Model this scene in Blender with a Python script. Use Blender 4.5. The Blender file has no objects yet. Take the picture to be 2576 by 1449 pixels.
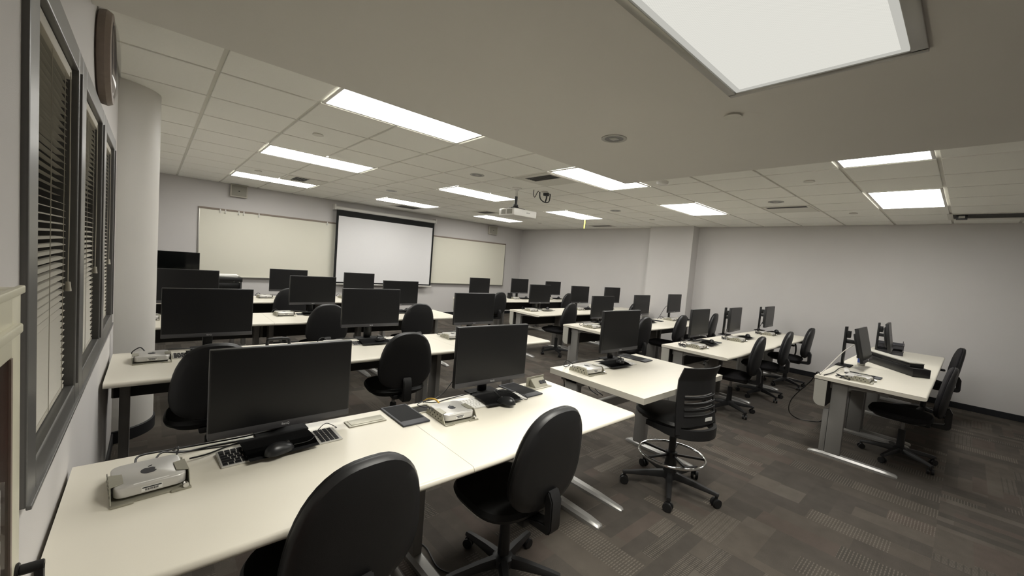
import bpy, bmesh, math, random
from mathutils import Vector, Matrix
random.seed(7)
PI = math.pi
S = bpy.context.scene
COL = S.collection

# ------------------------------------------------------------------ camera, world, exposure
CAMZ = 1.548
cam_d = bpy.data.cameras.new('camera'); cam = bpy.data.objects.new('camera', cam_d); COL.objects.link(cam)
F_PX, YAW, PITCH, ROLL = 1021.95, 0.727174, -0.059921, 0.079782
fw = Vector((math.sin(YAW)*math.cos(PITCH), math.cos(YAW)*math.cos(PITCH), math.sin(PITCH)))
r0 = Vector((math.cos(YAW), -math.sin(YAW), 0)); u0 = r0.cross(fw)
rt = math.cos(ROLL)*r0 + math.sin(ROLL)*u0; up = -math.sin(ROLL)*r0 + math.cos(ROLL)*u0
m = Matrix.Identity(4)
for i in range(3):
    m[i][0] = rt[i]; m[i][1] = up[i]; m[i][2] = -fw[i]
m[2][3] = CAMZ
cam.matrix_world = m
cam_d.sensor_width = 36; cam_d.lens = F_PX/2576*36; cam_d.clip_start = 0.02; cam_d.clip_end = 60
S.camera = cam
W = bpy.data.worlds.new('night'); S.world = W; W.use_nodes = True
W.node_tree.nodes['Background'].inputs[0].default_value = (0.02, 0.022, 0.03, 1)
W.node_tree.nodes['Background'].inputs[1].default_value = 0.3
S.view_settings.view_transform = 'Standard'; S.view_settings.look = 'None'
S.view_settings.gamma = 1; S.view_settings.use_curve_mapping = False
S.view_settings.exposure = 0.0
PANEL_POWER = 16.2       # radiance of the ceiling panel diffusers
SOFFIT_POWER = 0.74
LAMP_W = 33.0

# ------------------------------------------------------------------ materials
def lin(h):
    h = h.lstrip('#'); v = [int(h[i:i+2], 16)/255 for i in (0, 2, 4)]
    return tuple(((c/12.92) if c <= 0.04045 else ((c+0.055)/1.055)**2.4) for c in v) + (1,)
def mat(name, col, rough=0.5, metal=0.0, noise=0.0, nscale=40, bump=0.0, bscale=200, spec=0.5, coat=0.0, alpha=1, trans=0.0):
    mt = bpy.data.materials.new(name); mt.use_nodes = True; nt = mt.node_tree; b = nt.nodes['Principled BSDF']
    c = lin(col) if isinstance(col, str) else tuple(col) + (1,)
    b.inputs['Roughness'].default_value = rough; b.inputs['Metallic'].default_value = metal
    b.inputs['Specular IOR Level'].default_value = spec
    b.inputs['Coat Weight'].default_value = coat; b.inputs['Transmission Weight'].default_value = trans
    tc = nt.nodes.new('ShaderNodeTexCoord')
    n = nt.nodes.new('ShaderNodeTexNoise'); n.inputs['Scale'].default_value = nscale; n.inputs['Detail'].default_value = 3
    nt.links.new(tc.outputs['Object'], n.inputs['Vector'])
    mx = nt.nodes.new('ShaderNodeMix'); mx.data_type = 'RGBA'
    k = max(noise, 0.01)
    mx.inputs['A'].default_value = tuple(min(1, x*(1-k)) for x in c[:3]) + (1,)
    mx.inputs['B'].default_value = tuple(min(1, x*(1+k)) for x in c[:3]) + (1,)
    nt.links.new(n.outputs['Fac'], mx.inputs['Factor']); nt.links.new(mx.outputs['Result'], b.inputs['Base Color'])
    if bump:
        n2 = nt.nodes.new('ShaderNodeTexNoise'); n2.inputs['Scale'].default_value = bscale; n2.inputs['Detail'].default_value = 4
        nt.links.new(tc.outputs['Object'], n2.inputs['Vector'])
        bp = nt.nodes.new('ShaderNodeBump'); bp.inputs['Strength'].default_value = bump; bp.inputs['Distance'].default_value = 0.003
        nt.links.new(n2.outputs['Fac'], bp.inputs['Height']); nt.links.new(bp.outputs['Normal'], b.inputs['Normal'])
    return mt
M = {}
M['wall'] = mat('painted_wall', '#cdcac8', 0.75, noise=0.02, nscale=3, bump=0.15, bscale=350, spec=0.3)
M['column'] = mat('painted_column', '#cbc8c2', 0.5, noise=0.02, nscale=3, bump=0.1, bscale=350, spec=0.4)
M['soffit'] = mat('painted_drywall', '#e0ddd6', 0.8, noise=0.02, nscale=2, bump=0.1, bscale=300, spec=0.25)
M['tile'] = mat('mineral_fibre_tile', '#f4f3ec', 0.9, noise=0.03, nscale=120, bump=0.35, bscale=260, spec=0.2)
M['tee'] = mat('ceiling_tee', '#d8d6cc', 0.5, noise=0.02)
M['base'] = mat('black_rubber', '#14161a', 0.5, bump=0.1)
M['laminate'] = mat('white_laminate', '#e2ddcf', 0.3, noise=0.015, nscale=5, bump=0.04, bscale=500)
M['lam_edge'] = mat('grey_laminate_edge', '#bdb9ae', 0.45, noise=0.02)
M['silver'] = mat('silver_paint', '#a9a8a5', 0.38, metal=0.55, noise=0.04, nscale=200)
M['grey_leg'] = mat('grey_powder_coat', '#8b8986', 0.45, metal=0.2, noise=0.03, nscale=150)
M['cap'] = mat('light_grey_plastic', '#b3b1a8', 0.5, noise=0.02)
M['dark_panel'] = mat('dark_grey_panel', '#34322f', 0.6, noise=0.05)
M['blk'] = mat('black_plastic', '#1e1e1f', 0.45, noise=0.06, nscale=90, bump=0.12, bscale=700)
M['blk_soft'] = mat('black_satin', '#101011', 0.38, noise=0.05, bump=0.1, bscale=900)
M['fabric'] = mat('black_fabric', '#1b1a1b', 0.85, noise=0.18, nscale=300, bump=0.5, bscale=900, spec=0.25)
M['vinyl'] = mat('black_vinyl', '#121212', 0.45, noise=0.08, nscale=60, bump=0.2, bscale=900, spec=0.35)
M['greyfab'] = mat('charcoal_fabric', '#2c2b2d', 0.9, noise=0.25, nscale=350, bump=0.6, bscale=900, spec=0.2)
M['chrome'] = mat('chrome', '#e6e6e6', 0.08, metal=1.0, noise=0.01)
M['gas'] = mat('steel_gas_lift', '#8f8f8f', 0.25, metal=1.0)
M['screen'] = mat('dark_screen', '#1a1a1b', 0.33, noise=0.05, nscale=4, spec=0.3)
M['gloss'] = mat('glossy_screen', '#0a0c0b', 0.06, spec=0.5)
M['housing'] = mat('monitor_housing', '#1a1a1b', 0.4, noise=0.05, bump=0.08, bscale=800)
M['chin'] = mat('monitor_chin', '#454446', 0.38, noise=0.05, bump=0.08)
M['logo'] = mat('grey_print', '#c9c9ca', 0.4)
M['alu'] = mat('brushed_aluminium', '#cfcdc8', 0.32, metal=0.35, noise=0.03, nscale=300)
M['bracket'] = mat('zinc_bracket', '#a5a293', 0.42, metal=0.45, noise=0.06, nscale=120)
M['hole'] = mat('dark_hole', '#2a2823', 0.8)
M['paper'] = mat('white_paper', '#efeeea', 0.7)
M['ink'] = mat('dark_print', '#24242a', 0.5)
M['key_b'] = mat('black_keys', '#18181a', 0.45)
M['key_w'] = mat('white_keys', '#e4e3df', 0.4)
M['pad'] = mat('black_rubber_mat', '#161617', 0.8, noise=0.12, nscale=400, bump=0.3, bscale=1200, spec=0.25)
M['slate'] = mat('slate_tablet', '#34353a', 0.55, noise=0.05, bump=0.06)
M['mouse'] = mat('mouse_shell', '#1b1c1e', 0.35)
M['cable'] = mat('black_cable', '#161617', 0.4)
M['cable_y'] = mat('yellow_cable', '#caa23e', 0.45)
M['cable_w'] = mat('white_cable', '#c9c5bb', 0.45)
M['frame'] = mat('grey_window_frame', '#6b6a68', 0.35, metal=0.35, noise=0.05, nscale=80)
M['slat'] = mat('beige_blind_slat', '#c2beb2', 0.45, noise=0.03)
M['cord'] = mat('blind_cord', '#b6b1a4', 0.7)
M['board'] = mat('whiteboard_enamel', '#e2dfd0', 0.3, noise=0.01, nscale=2)
M['trim'] = mat('aluminium_trim', '#a9a7a0', 0.35, metal=0.7)
M['cork'] = mat('cork_strip', '#8e8277', 0.8, noise=0.15, nscale=200)
M['scr_w'] = mat('matte_white_screen', '#e3e2e2', 0.85, noise=0.005, spec=0.1)
M['scr_k'] = mat('matte_black_border', '#0b0b0b', 0.8)
M['white'] = mat('white_plastic', '#dddbd5', 0.4, noise=0.01)
M['beige'] = mat('beige_plastic', '#bdb9ae', 0.5, noise=0.02)
M['grille'] = mat('speaker_grille', '#98958b', 0.7, noise=0.15, nscale=500, bump=0.5, bscale=800)
M['vent'] = mat('dark_vent', '#26241f', 0.7)
M['yellow'] = mat('yellow_tape', '#e6dc4e', 0.5)
M['blue'] = mat('blue_print', '#3c55a0', 0.5)
M['wood'] = mat('brown_wood_rim', '#84766b', 0.45, noise=0.12, nscale=60)
M['mesh'] = mat('grey_wire_mesh', '#46464a', 0.5, metal=0.4, noise=0.2, nscale=300)
M['doorw'] = mat('cream_door_paint', '#d3cfba', 0.35, noise=0.015, nscale=6)
M['darkred'] = mat('dark_red_reflection', '#7d2c22', 0.5, noise=0.3, nscale=9)
M['night'] = mat('night_glass', '#0c0d0f', 0.05, spec=0.6)
def glass(name, tint, rough=0.02, a=0.25):
    mt = bpy.data.materials.new(name); mt.use_nodes = True; nt = mt.node_tree
    b = nt.nodes['Principled BSDF']; b.inputs['Base Color'].default_value = tint; b.inputs['Roughness'].default_value = rough
    b.inputs['Alpha'].default_value = a; b.inputs['Specular IOR Level'].default_value = 0.6
    return mt
M['glass'] = glass('clear_glass', (0.05, 0.055, 0.06, 1), a=0.18)
M['acryl'] = glass('clear_plastic', (0.8, 0.8, 0.82, 1), 0.05, 0.3)
def emis(name, col, power, pattern=0.0):
    mt = bpy.data.materials.new(name); mt.use_nodes = True; nt = mt.node_tree
    nt.nodes.remove(nt.nodes['Principled BSDF']); out = nt.nodes['Material Output']
    e = nt.nodes.new('ShaderNodeEmission'); nt.links.new(e.outputs[0], out.inputs[0])
    e.inputs['Strength'].default_value = power
    if pattern:
        tc = nt.nodes.new('ShaderNodeTexCoord')
        sep = nt.nodes.new('ShaderNodeSeparateXYZ'); nt.links.new(tc.outputs['Object'], sep.inputs[0])
        prod = None
        for ax in (0, 1):
            mm = nt.nodes.new('ShaderNodeMath'); mm.operation = 'MULTIPLY'; mm.inputs[1].default_value = 2*PI/0.008
            nt.links.new(sep.outputs[ax], mm.inputs[0])
            sn = nt.nodes.new('ShaderNodeMath'); sn.operation = 'SINE'; nt.links.new(mm.outputs[0], sn.inputs[0])
            if prod is None: prod = sn
            else:
                p = nt.nodes.new('ShaderNodeMath'); p.operation = 'MULTIPLY'
                nt.links.new(prod.outputs[0], p.inputs[0]); nt.links.new(sn.outputs[0], p.inputs[1]); prod = p
        # fine prism grid of the lens varies the strength
        mr = nt.nodes.new('ShaderNodeMapRange'); mr.inputs['From Min'].default_value = -1; mr.inputs['From Max'].default_value = 1
        mr.inputs['To Min'].default_value = 1-pattern; mr.inputs['To Max'].default_value = 1+pattern
        nt.links.new(prod.outputs[0], mr.inputs['Value'])
        mm = nt.nodes.new('ShaderNodeMath'); mm.operation = 'MULTIPLY'; mm.inputs[1].default_value = power
        nt.links.new(mr.outputs[0], mm.inputs[0]); nt.links.new(mm.outputs[0], e.inputs['Strength'])
    e.inputs['Color'].default_value = col
    return mt
M['panel'] = emis('lit_diffuser', (1.0, 0.98, 0.93, 1), PANEL_POWER)
M['panel_b'] = emis('lit_lens_border', (1.0, 0.985, 0.90, 1), 0.52)
M['panel_s'] = emis('lit_prismatic_diffuser', (1.0, 0.985, 0.90, 1), SOFFIT_POWER, 0.10)

def carpet():
    mt = bpy.data.materials.new('plank_carpet'); mt.use_nodes = True; nt = mt.node_tree; N = nt.nodes; L = nt.links
    b = N['Principled BSDF']; b.inputs['Roughness'].default_value = 0.95; b.inputs['Specular IOR Level'].default_value = 0.15
    tc = N.new('ShaderNodeTexCoord'); sep = N.new('ShaderNodeSeparateXYZ'); L.new(tc.outputs['Object'], sep.inputs[0])
    def ma(op, a, bb=None, c=None):
        n = N.new('ShaderNodeMath'); n.operation = op
        for i, v in enumerate((a, bb, c)):
            if v is None: continue
            if isinstance(v, (int, float)): n.inputs[i].default_value = v
            else: L.new(v, n.inputs[i])
        return n.outputs[0]
    def wn(*a):
        c = N.new('ShaderNodeCombineXYZ')
        for i, v in enumerate(a):
            if isinstance(v, (int, float)): c.inputs[i].default_value = v
            else: L.new(v, c.inputs[i])
        w = N.new('ShaderNodeTexWhiteNoise'); L.new(c.outputs[0], w.inputs['Vector']); return w.outputs['Value']
    X, Y = sep.outputs[0], sep.outputs[1]
    tx = ma('FLOOR', ma('DIVIDE', X, 0.5)); ty = ma('FLOOR', ma('DIVIDE', Y, 0.5))
    turn = ma('GREATER_THAN', wn(tx, ty, 3.0), 0.72)                # a few tiles are laid turned
    inv = ma('SUBTRACT', 1.0, turn)
    U = ma('ADD', ma('MULTIPLY', X, inv), ma('MULTIPLY', Y, turn))
    V = ma('ADD', ma('MULTIPLY', Y, inv), ma('MULTIPLY', X, turn))
    wob = wn(tx, ty, 7.0)
    su = ma('FLOOR', ma('DIVIDE', U, ma('ADD', 0.083, ma('MULTIPLY', ma('GREATER_THAN', wob, 0.5), 0.0837))))
    off = ma('MULTIPLY', wn(su, 5.0, 1.0), 3.0)
    sv = ma('FLOOR', ma('ADD', ma('DIVIDE', V, 0.42), off))
    tone = wn(su, sv, turn)
    hue = wn(su, sv, ma('ADD', turn, 9.0))
    ribsel = ma('GREATER_THAN', wn(su, sv, ma('ADD', turn, 4.0)), 0.76)
    rib = ma('SINE', ma('MULTIPLY', V, 2*PI/0.016))
    rib = ma('GREATER_THAN', rib, 0.35)
    dots = ma('GREATER_THAN', ma('SINE', ma('MULTIPLY', U, 2*PI/0.03)), -0.75)
    rib = ma('MULTIPLY', ma('MULTIPLY', rib, ribsel), dots)
    ramp = N.new('ShaderNodeValToRGB'); L.new(tone, ramp.inputs[0])
    e = ramp.color_ramp.elements; e[0].position = 0; e[0].color = lin('#4b4742'); e[1].position = 1; e[1].color = lin('#5f5a53')
    for p, c in ((0.35, '#4f4a45'), (0.6, '#534e48'), (0.85, '#5a544d')):
        q = ramp.color_ramp.elements.new(p); q.color = lin(c)
    mx = N.new('ShaderNodeMix'); mx.data_type = 'RGBA'; L.new(ma('GREATER_THAN', hue, 0.9), mx.inputs['Factor'])
    L.new(ramp.outputs[0], mx.inputs['A']); mx.inputs['B'].default_value = lin('#574f49')
    m2 = N.new('ShaderNodeMix'); m2.data_type = 'RGBA'; L.new(ma('MULTIPLY', rib, 0.33), m2.inputs['Factor'])
    L.new(mx.outputs['Result'], m2.inputs['A']); m2.inputs['B'].default_value = lin('#8f887c')
    no = N.new('ShaderNodeTexNoise'); no.inputs['Scale'].default_value = 500; no.inputs['Detail'].default_value = 5
    L.new(tc.outputs['Object'], no.inputs['Vector'])
    no2 = N.new('ShaderNodeTexNoise'); no2.inputs['Scale'].default_value = 9; no2.inputs['Detail'].default_value = 5
    L.new(tc.outputs['Object'], no2.inputs['Vector'])
    m3 = N.new('ShaderNodeMix'); m3.data_type = 'RGBA'; m3.blend_type = 'MULTIPLY'; m3.inputs['Factor'].default_value = 1
    cr = N.new('ShaderNodeValToRGB'); cr.color_ramp.elements[0].color = (0.55, 0.55, 0.55, 1); cr.color_ramp.elements[1].color = (1.35, 1.35, 1.35, 1)
    cr.color_ramp.elements[0].position = 0.3; cr.color_ramp.elements[1].position = 0.72
    L.new(ma('ADD', ma('MULTIPLY', no.outputs['Fac'], 0.75), ma('MULTIPLY', no2.outputs['Fac'], 0.25)), cr.inputs[0])
    L.new(m2.outputs['Result'], m3.inputs['A']); L.new(cr.outputs[0], m3.inputs['B'])
    L.new(m3.outputs['Result'], b.inputs['Base Color'])
    bp = N.new('ShaderNodeBump'); bp.inputs['Strength'].default_value = 0.5; bp.inputs['Distance'].default_value = 0.004
    L.new(ma('ADD', no.outputs['Fac'], rib), bp.inputs['Height']); L.new(bp.outputs['Normal'], b.inputs['Normal'])
    return mt
M['carpet'] = carpet()

# ------------------------------------------------------------------ mesh helpers
class B:
    """collects solids, then links them as one mesh object"""
    def __init__(s): s.bm = bmesh.new()
    def add(s, b2, mx=None):
        if mx is not None: bmesh.ops.transform(b2, matrix=mx, verts=b2.verts)
        me = bpy.data.meshes.new('t'); b2.to_mesh(me); b2.free(); s.bm.from_mesh(me); bpy.data.meshes.remove(me)
        return s
    def box(s, x0, x1, y0, y1, z0, z1, bev=0, seg=2, mx=None):
        b = bmesh.new(); bmesh.ops.create_cube(b, size=1)
        for v in b.verts:
            v.co = Vector(((x0+x1)/2 + v.co.x*(x1-x0), (y0+y1)/2 + v.co.y*(y1-y0), (z0+z1)/2 + v.co.z*(z1-z0)))
        if bev: bmesh.ops.bevel(b, geom=b.edges[:], offset=bev, segments=seg, affect='EDGES', profile=0.5)
        return s.add(b, mx)
    def cyl(s, p0, p1, r0, r1=None, n=20, bev=0):
        p0, p1 = Vector(p0), Vector(p1); d = p1-p0
        b = bmesh.new(); bmesh.ops.create_cone(b, cap_ends=True, segments=n, radius1=r0, radius2=r0 if r1 is None else r1, depth=d.length)
        if bev:
            bmesh.ops.bevel(b, geom=[e for e in b.edges if len(e.link_faces) == 2 and e.calc_face_angle(0) > 1], offset=bev, segments=2, affect='EDGES')
        q = Vector((0, 0, 1)).rotation_difference(d.normalized())
        return s.add(b, Matrix.Translation((p0+p1)/2) @ q.to_matrix().to_4x4())
    def tube(s, pts, r, n=8, close=False, sub=6):
        P = [Vector(p) for p in pts]; Q = []
        if len(P) > 2 and sub > 1:
            k = len(P)
            rng = range(k if close else k-1)
            for i in rng:
                if close: a, b_, c, d = P[(i-1) % k], P[i], P[(i+1) % k], P[(i+2) % k]
                else: a, b_, c, d = P[max(i-1, 0)], P[i], P[i+1], P[min(i+2, k-1)]
                for j in range(sub):
                    t = j/sub
                    Q.append(0.5*((2*b_) + (c-a)*t + (2*a-5*b_+4*c-d)*t*t + (-a+3*b_-3*c+d)*t**3))
            if not close: Q.append(P[-1])
        else: Q = P
        b = bmesh.new(); rings = []; k = len(Q); ref = None
        for i, p in enumerate(Q):
            if close: t = (Q[(i+1) % k]-Q[i-1])
            else: t = Q[min(i+1, k-1)]-Q[max(i-1, 0)]
            t = t.normalized() if t.length > 1e-9 else Vector((0, 0, 1))
            if ref is None: ref = t.orthogonal().normalized()
            ref = (ref - t*ref.dot(t)); ref = ref.normalized() if ref.length > 1e-6 else t.orthogonal().normalized()
            bi = t.cross(ref)
            rings.append([b.verts.new(p + r*(math.cos(2*PI*j/n)*ref + math.sin(2*PI*j/n)*bi)) for j in range(n)])
        for i in range(k if close else k-1):
            A, Bq = rings[i], rings[(i+1) % k]
            for j in range(n): b.faces.new((A[j], A[(j+1) % n], Bq[(j+1) % n], Bq[j]))
        if not close:
            b.faces.new(rings[0][::-1]); b.faces.new(rings[-1])
        bmesh.ops.recalc_face_normals(b, faces=b.faces)
        return s.add(b)
    def prism(s, poly, h0, h1, axis='z', bev=0, mx=None):
        """poly in 2D, extruded along axis between h0 and h1"""
        b = bmesh.new()
        def P(u, v, h): return {'z': (u, v, h), 'x': (h, u, v), 'y': (u, h, v)}[axis]
        a = [b.verts.new(P(u, v, h0)) for u, v in poly]; c = [b.verts.new(P(u, v, h1)) for u, v in poly]
        n = len(poly); b.faces.new(a); b.faces.new(c[::-1])
        for i in range(n): b.faces.new((a[i], c[i], c[(i+1) % n], a[(i+1) % n]))
        bmesh.ops.recalc_face_normals(b, faces=b.faces)
        if bev: bmesh.ops.bevel(b, geom=[e for e in b.edges if e.calc_face_angle(0) > 0.6], offset=bev, segments=2, affect='EDGES')
        return s.add(b, mx)
    def rings(s, R, cap=True):
        """loft through rings (lists of points of equal count)"""
        b = bmesh.new(); V = [[b.verts.new(p) for p in r] for r in R]; n = len(R[0])
        for i in range(len(R)-1):
            for j in range(n): b.faces.new((V[i][j], V[i][(j+1) % n], V[i+1][(j+1) % n], V[i+1][j]))
        if cap: b.faces.new(V[0][::-1]); b.faces.new(V[-1])
        bmesh.ops.recalc_face_normals(b, faces=b.faces)
        return s.add(b)
    def lathe(s, prof, n=32, c=(0, 0, 0)):
        return s.rings([[(c[0]+r*math.cos(2*PI*j/n), c[1]+r*math.sin(2*PI*j/n), c[2]+z) for j in range(n)] for r, z in prof])
    def tf(s, mx): bmesh.ops.transform(s.bm, matrix=mx, verts=s.bm.verts); return s
    def go(s, name, material, parent=None, smooth=True, loc=None, rotz=0):
        me = bpy.data.meshes.new(name); s.bm.to_mesh(me); s.bm.free()
        if smooth:
            for p in me.polygons: p.use_smooth = True
            try: me.set_sharp_from_angle(angle=math.radians(38))
            except Exception: pass
        me.materials.append(M[material] if isinstance(material, str) else material)
        o = bpy.data.objects.new(name, me); COL.objects.link(o)
        if parent is not None: o.parent = parent
        if loc is not None: o.location = loc; o.rotation_euler = (0, 0, rotz)
        return o
def RZ(a): return Matrix.Rotation(a, 4, 'Z')
def TR(x, y, z): return Matrix.Translation((x, y, z))
def tag(o, label, cat, group=None):
    o['label'] = label; o['category'] = cat
    if group: o['group'] = group
    return o
def thing(name, label, cat, loc=(0, 0, 0), rotz=0, group=None):
    o = bpy.data.objects.new(name, None); COL.objects.link(o); o.empty_display_size = 0.05
    o.location = loc; o.rotation_euler = (0, 0, rotz)
    return tag(o, label, cat, group)
KIDS = {}
def dup(root, loc, rotz=0, label=None, group=None, skip=()):
    r = root.copy(); COL.objects.link(r); r.location = loc; r.rotation_euler = (0, 0, rotz)
    if label: r['label'] = label
    if group: r['group'] = group
    for ch in root.children:
        if ch.name.split('.')[0] in skip: continue
        c = ch.copy(); COL.objects.link(c); c.parent = r
        for g in ch.children:
            d = g.copy(); COL.objects.link(d); d.parent = c
    return r
class Proto:
    """first placement moves the original, later ones copy it"""
    def __init__(s, root): s.root = root; s.used = False
    def put(s, loc, rotz=0, label=None, group=None, skip=()):
        if not s.used and not skip:
            s.used = True; r = s.root; r.location = loc; r.rotation_euler = (0, 0, rotz)
            if label: r['label'] = label
            if group: r['group'] = group
            return r
        return dup(s.root, loc, rotz, label, group, skip)
    def end(s):
        if not s.used:
            for c in list(s.root.children_recursive) + [s.root]: bpy.data.objects.remove(c)
def struct(b, name, material, parent=None, smooth=False):
    o = b.go(name, material, parent, smooth); 
    if parent is None: o['kind'] = 'structure'
    return o
def text_bm(txt, size, mx, depth=0.0004):
    cu = bpy.data.curves.new('txt', 'FONT'); cu.body = txt; cu.size = size; cu.extrude = depth; cu.align_x = 'CENTER'; cu.align_y = 'CENTER'
    ob = bpy.data.objects.new('txt', cu); COL.objects.link(ob)
    dg = bpy.context.evaluated_depsgraph_get(); me = bpy.data.meshes.new_from_object(ob.evaluated_get(dg))
    b = bmesh.new(); b.from_mesh(me); bpy.data.meshes.remove(me); bpy.data.objects.remove(ob); bpy.data.curves.remove(cu)
    bmesh.ops.transform(b, matrix=mx, verts=b.verts)
    return b

# ------------------------------------------------------------------ room
LX, RX, FY, BY, CZ, SZ = -0.20, 8.62, 9.40, -2.6, 2.62, 2.448
SX, SY = 3.59, 2.43          # edges of the dropped soffit
struct(B().box(LX-0.3, RX+0.2, BY-0.2, FY+0.2, -0.1, 0), 'floor', 'carpet')
def ceiling():
    b = B(); b.box(LX-0.3, RX+0.2, BY-0.2, FY+0.2, CZ+0.014, CZ+0.08)
    c = struct(b, 'ceiling', 'tee')
    t = B(); T = 0.6096; x0, y0 = 0.293, 3.315
    lights = set()
    for i0, j0 in FIX:
        lights.add((i0, j0)); lights.add((i0+1, j0))
    q = 0.013
    bm = t.bm
    for i in range(-2, 15):
        for j in range(-11, 12):
            a, bb = x0+i*T+q, x0+(i+1)*T-q; c0, d0 = y0+j*T+q, y0+(j+1)*T-q
            a, bb = max(a, LX+0.01), min(bb, RX-0.005); c0, d0 = max(c0, BY+0.01), min(d0, FY-0.005)
            if bb-a < 0.05 or d0-c0 < 0.05 or (i, j) in lights: continue
            if bb < SX-0.02 and d0 < SY-0.02: continue
            if a < SX < bb and d0 < SY: a = SX+0.004
            if c0 < SY < d0 and bb < SX: c0 = SY+0.004
            zt, zb = CZ+0.014, CZ
            A = [bm.verts.new(p) for p in ((a, c0, zt), (bb, c0, zt), (bb, d0, zt), (a, d0, zt))]
            e = 0.004
            Bv = [bm.verts.new(p) for p in ((a, c0, zb+0.002), (bb, c0, zb+0.002), (bb, d0, zb+0.002), (a, d0, zb+0.002))]
            Cv = [bm.verts.new(p) for p in ((a+e, c0+e, zb), (bb-e, c0+e, zb), (bb-e, d0-e, zb), (a+e, d0-e, zb))]
            for U, V in ((A, Bv), (Bv, Cv)):
                for k in range(4): bm.faces.new((U[k], V[k], V[(k+1) % 4], U[(k+1) % 4]))
            bm.faces.new(Cv[::-1])
    bmesh.ops.recalc_face_normals(bm, faces=bm.faces)
    t.go('ceiling_tiles', 'tile', c, smooth=False)
FIX = [(1, -1), (1, 3), (1, 7), (5, -1), (5, 3), (5, 7), (9, -1), (9, 3), (9, 7), (5, -5), (9, -5)]
ceiling()
struct(B().box(LX-0.01, SX, BY, SY, SZ, CZ+0.005), 'ceiling_soffit', 'soffit')
# walls
WZ0, WZ1, WY0, WY1 = 0.95, 2.125, 1.27, 3.70      # window group opening
b = B(); b.box(LX-0.2, LX, BY-0.2, FY+0.2, 0, WZ0); b.box(LX-0.2, LX, BY-0.2, FY+0.2, WZ1, CZ+0.05)
b.box(LX-0.2, LX, BY-0.2, WY0, WZ0, WZ1); b.box(LX-0.2, LX, WY1, FY+0.2, WZ0, WZ1)
struct(b, 'wall_left', 'wall')
struct(B().box(LX-0.2, RX+0.2, FY, FY+0.2, 0, CZ+0.05), 'wall_front', 'wall')
struct(B().box(RX, RX+0.2, BY-0.2, FY, 0, CZ+0.05), 'wall_right', 'wall')
struct(B().box(LX, RX, BY-0.2, BY, 0, CZ+0.05), 'wall_back', 'wall')
struct(B().box(8.35, RX, 3.90, 4.87, 0, CZ), 'wall_pillar', 'wall')
struct(B().box(LX, RX, FY-0.012, FY, 0, 0.085, 0.003), 'baseboard_front', 'base')
struct(B().box(RX-0.012, RX, BY, 3.90, 0, 0.085, 0.003).box(RX-0.012, RX, 4.87, FY-0.012, 0, 0.085, 0.003).box(8.338, 8.35, 3.888, 4.882, 0, 0.085, 0.003).box(8.35, RX, 3.888, 3.90, 0, 0.085, 0.003), 'baseboard_right', 'base')
struct(B().box(LX, LX+0.012, BY, 4.02, 0, 0.085, 0.003).box(LX, LX+0.012, 4.64, FY-0.012, 0, 0.085, 0.003), 'baseboard_left', 'base')
b = B(); n = 56
b.lathe([(0.30, 0.0), (0.30, CZ)], n, (-0.27, 4.33, 0)); struct(b, 'column', 'column', smooth=True)
b = B(); b.lathe([(0.301, 0.0), (0.312, 0.0), (0.312, 0.085), (0.301, 0.09)], n, (-0.27, 4.33, 0)); struct(b, 'baseboard_column', 'base', smooth=True)

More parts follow.
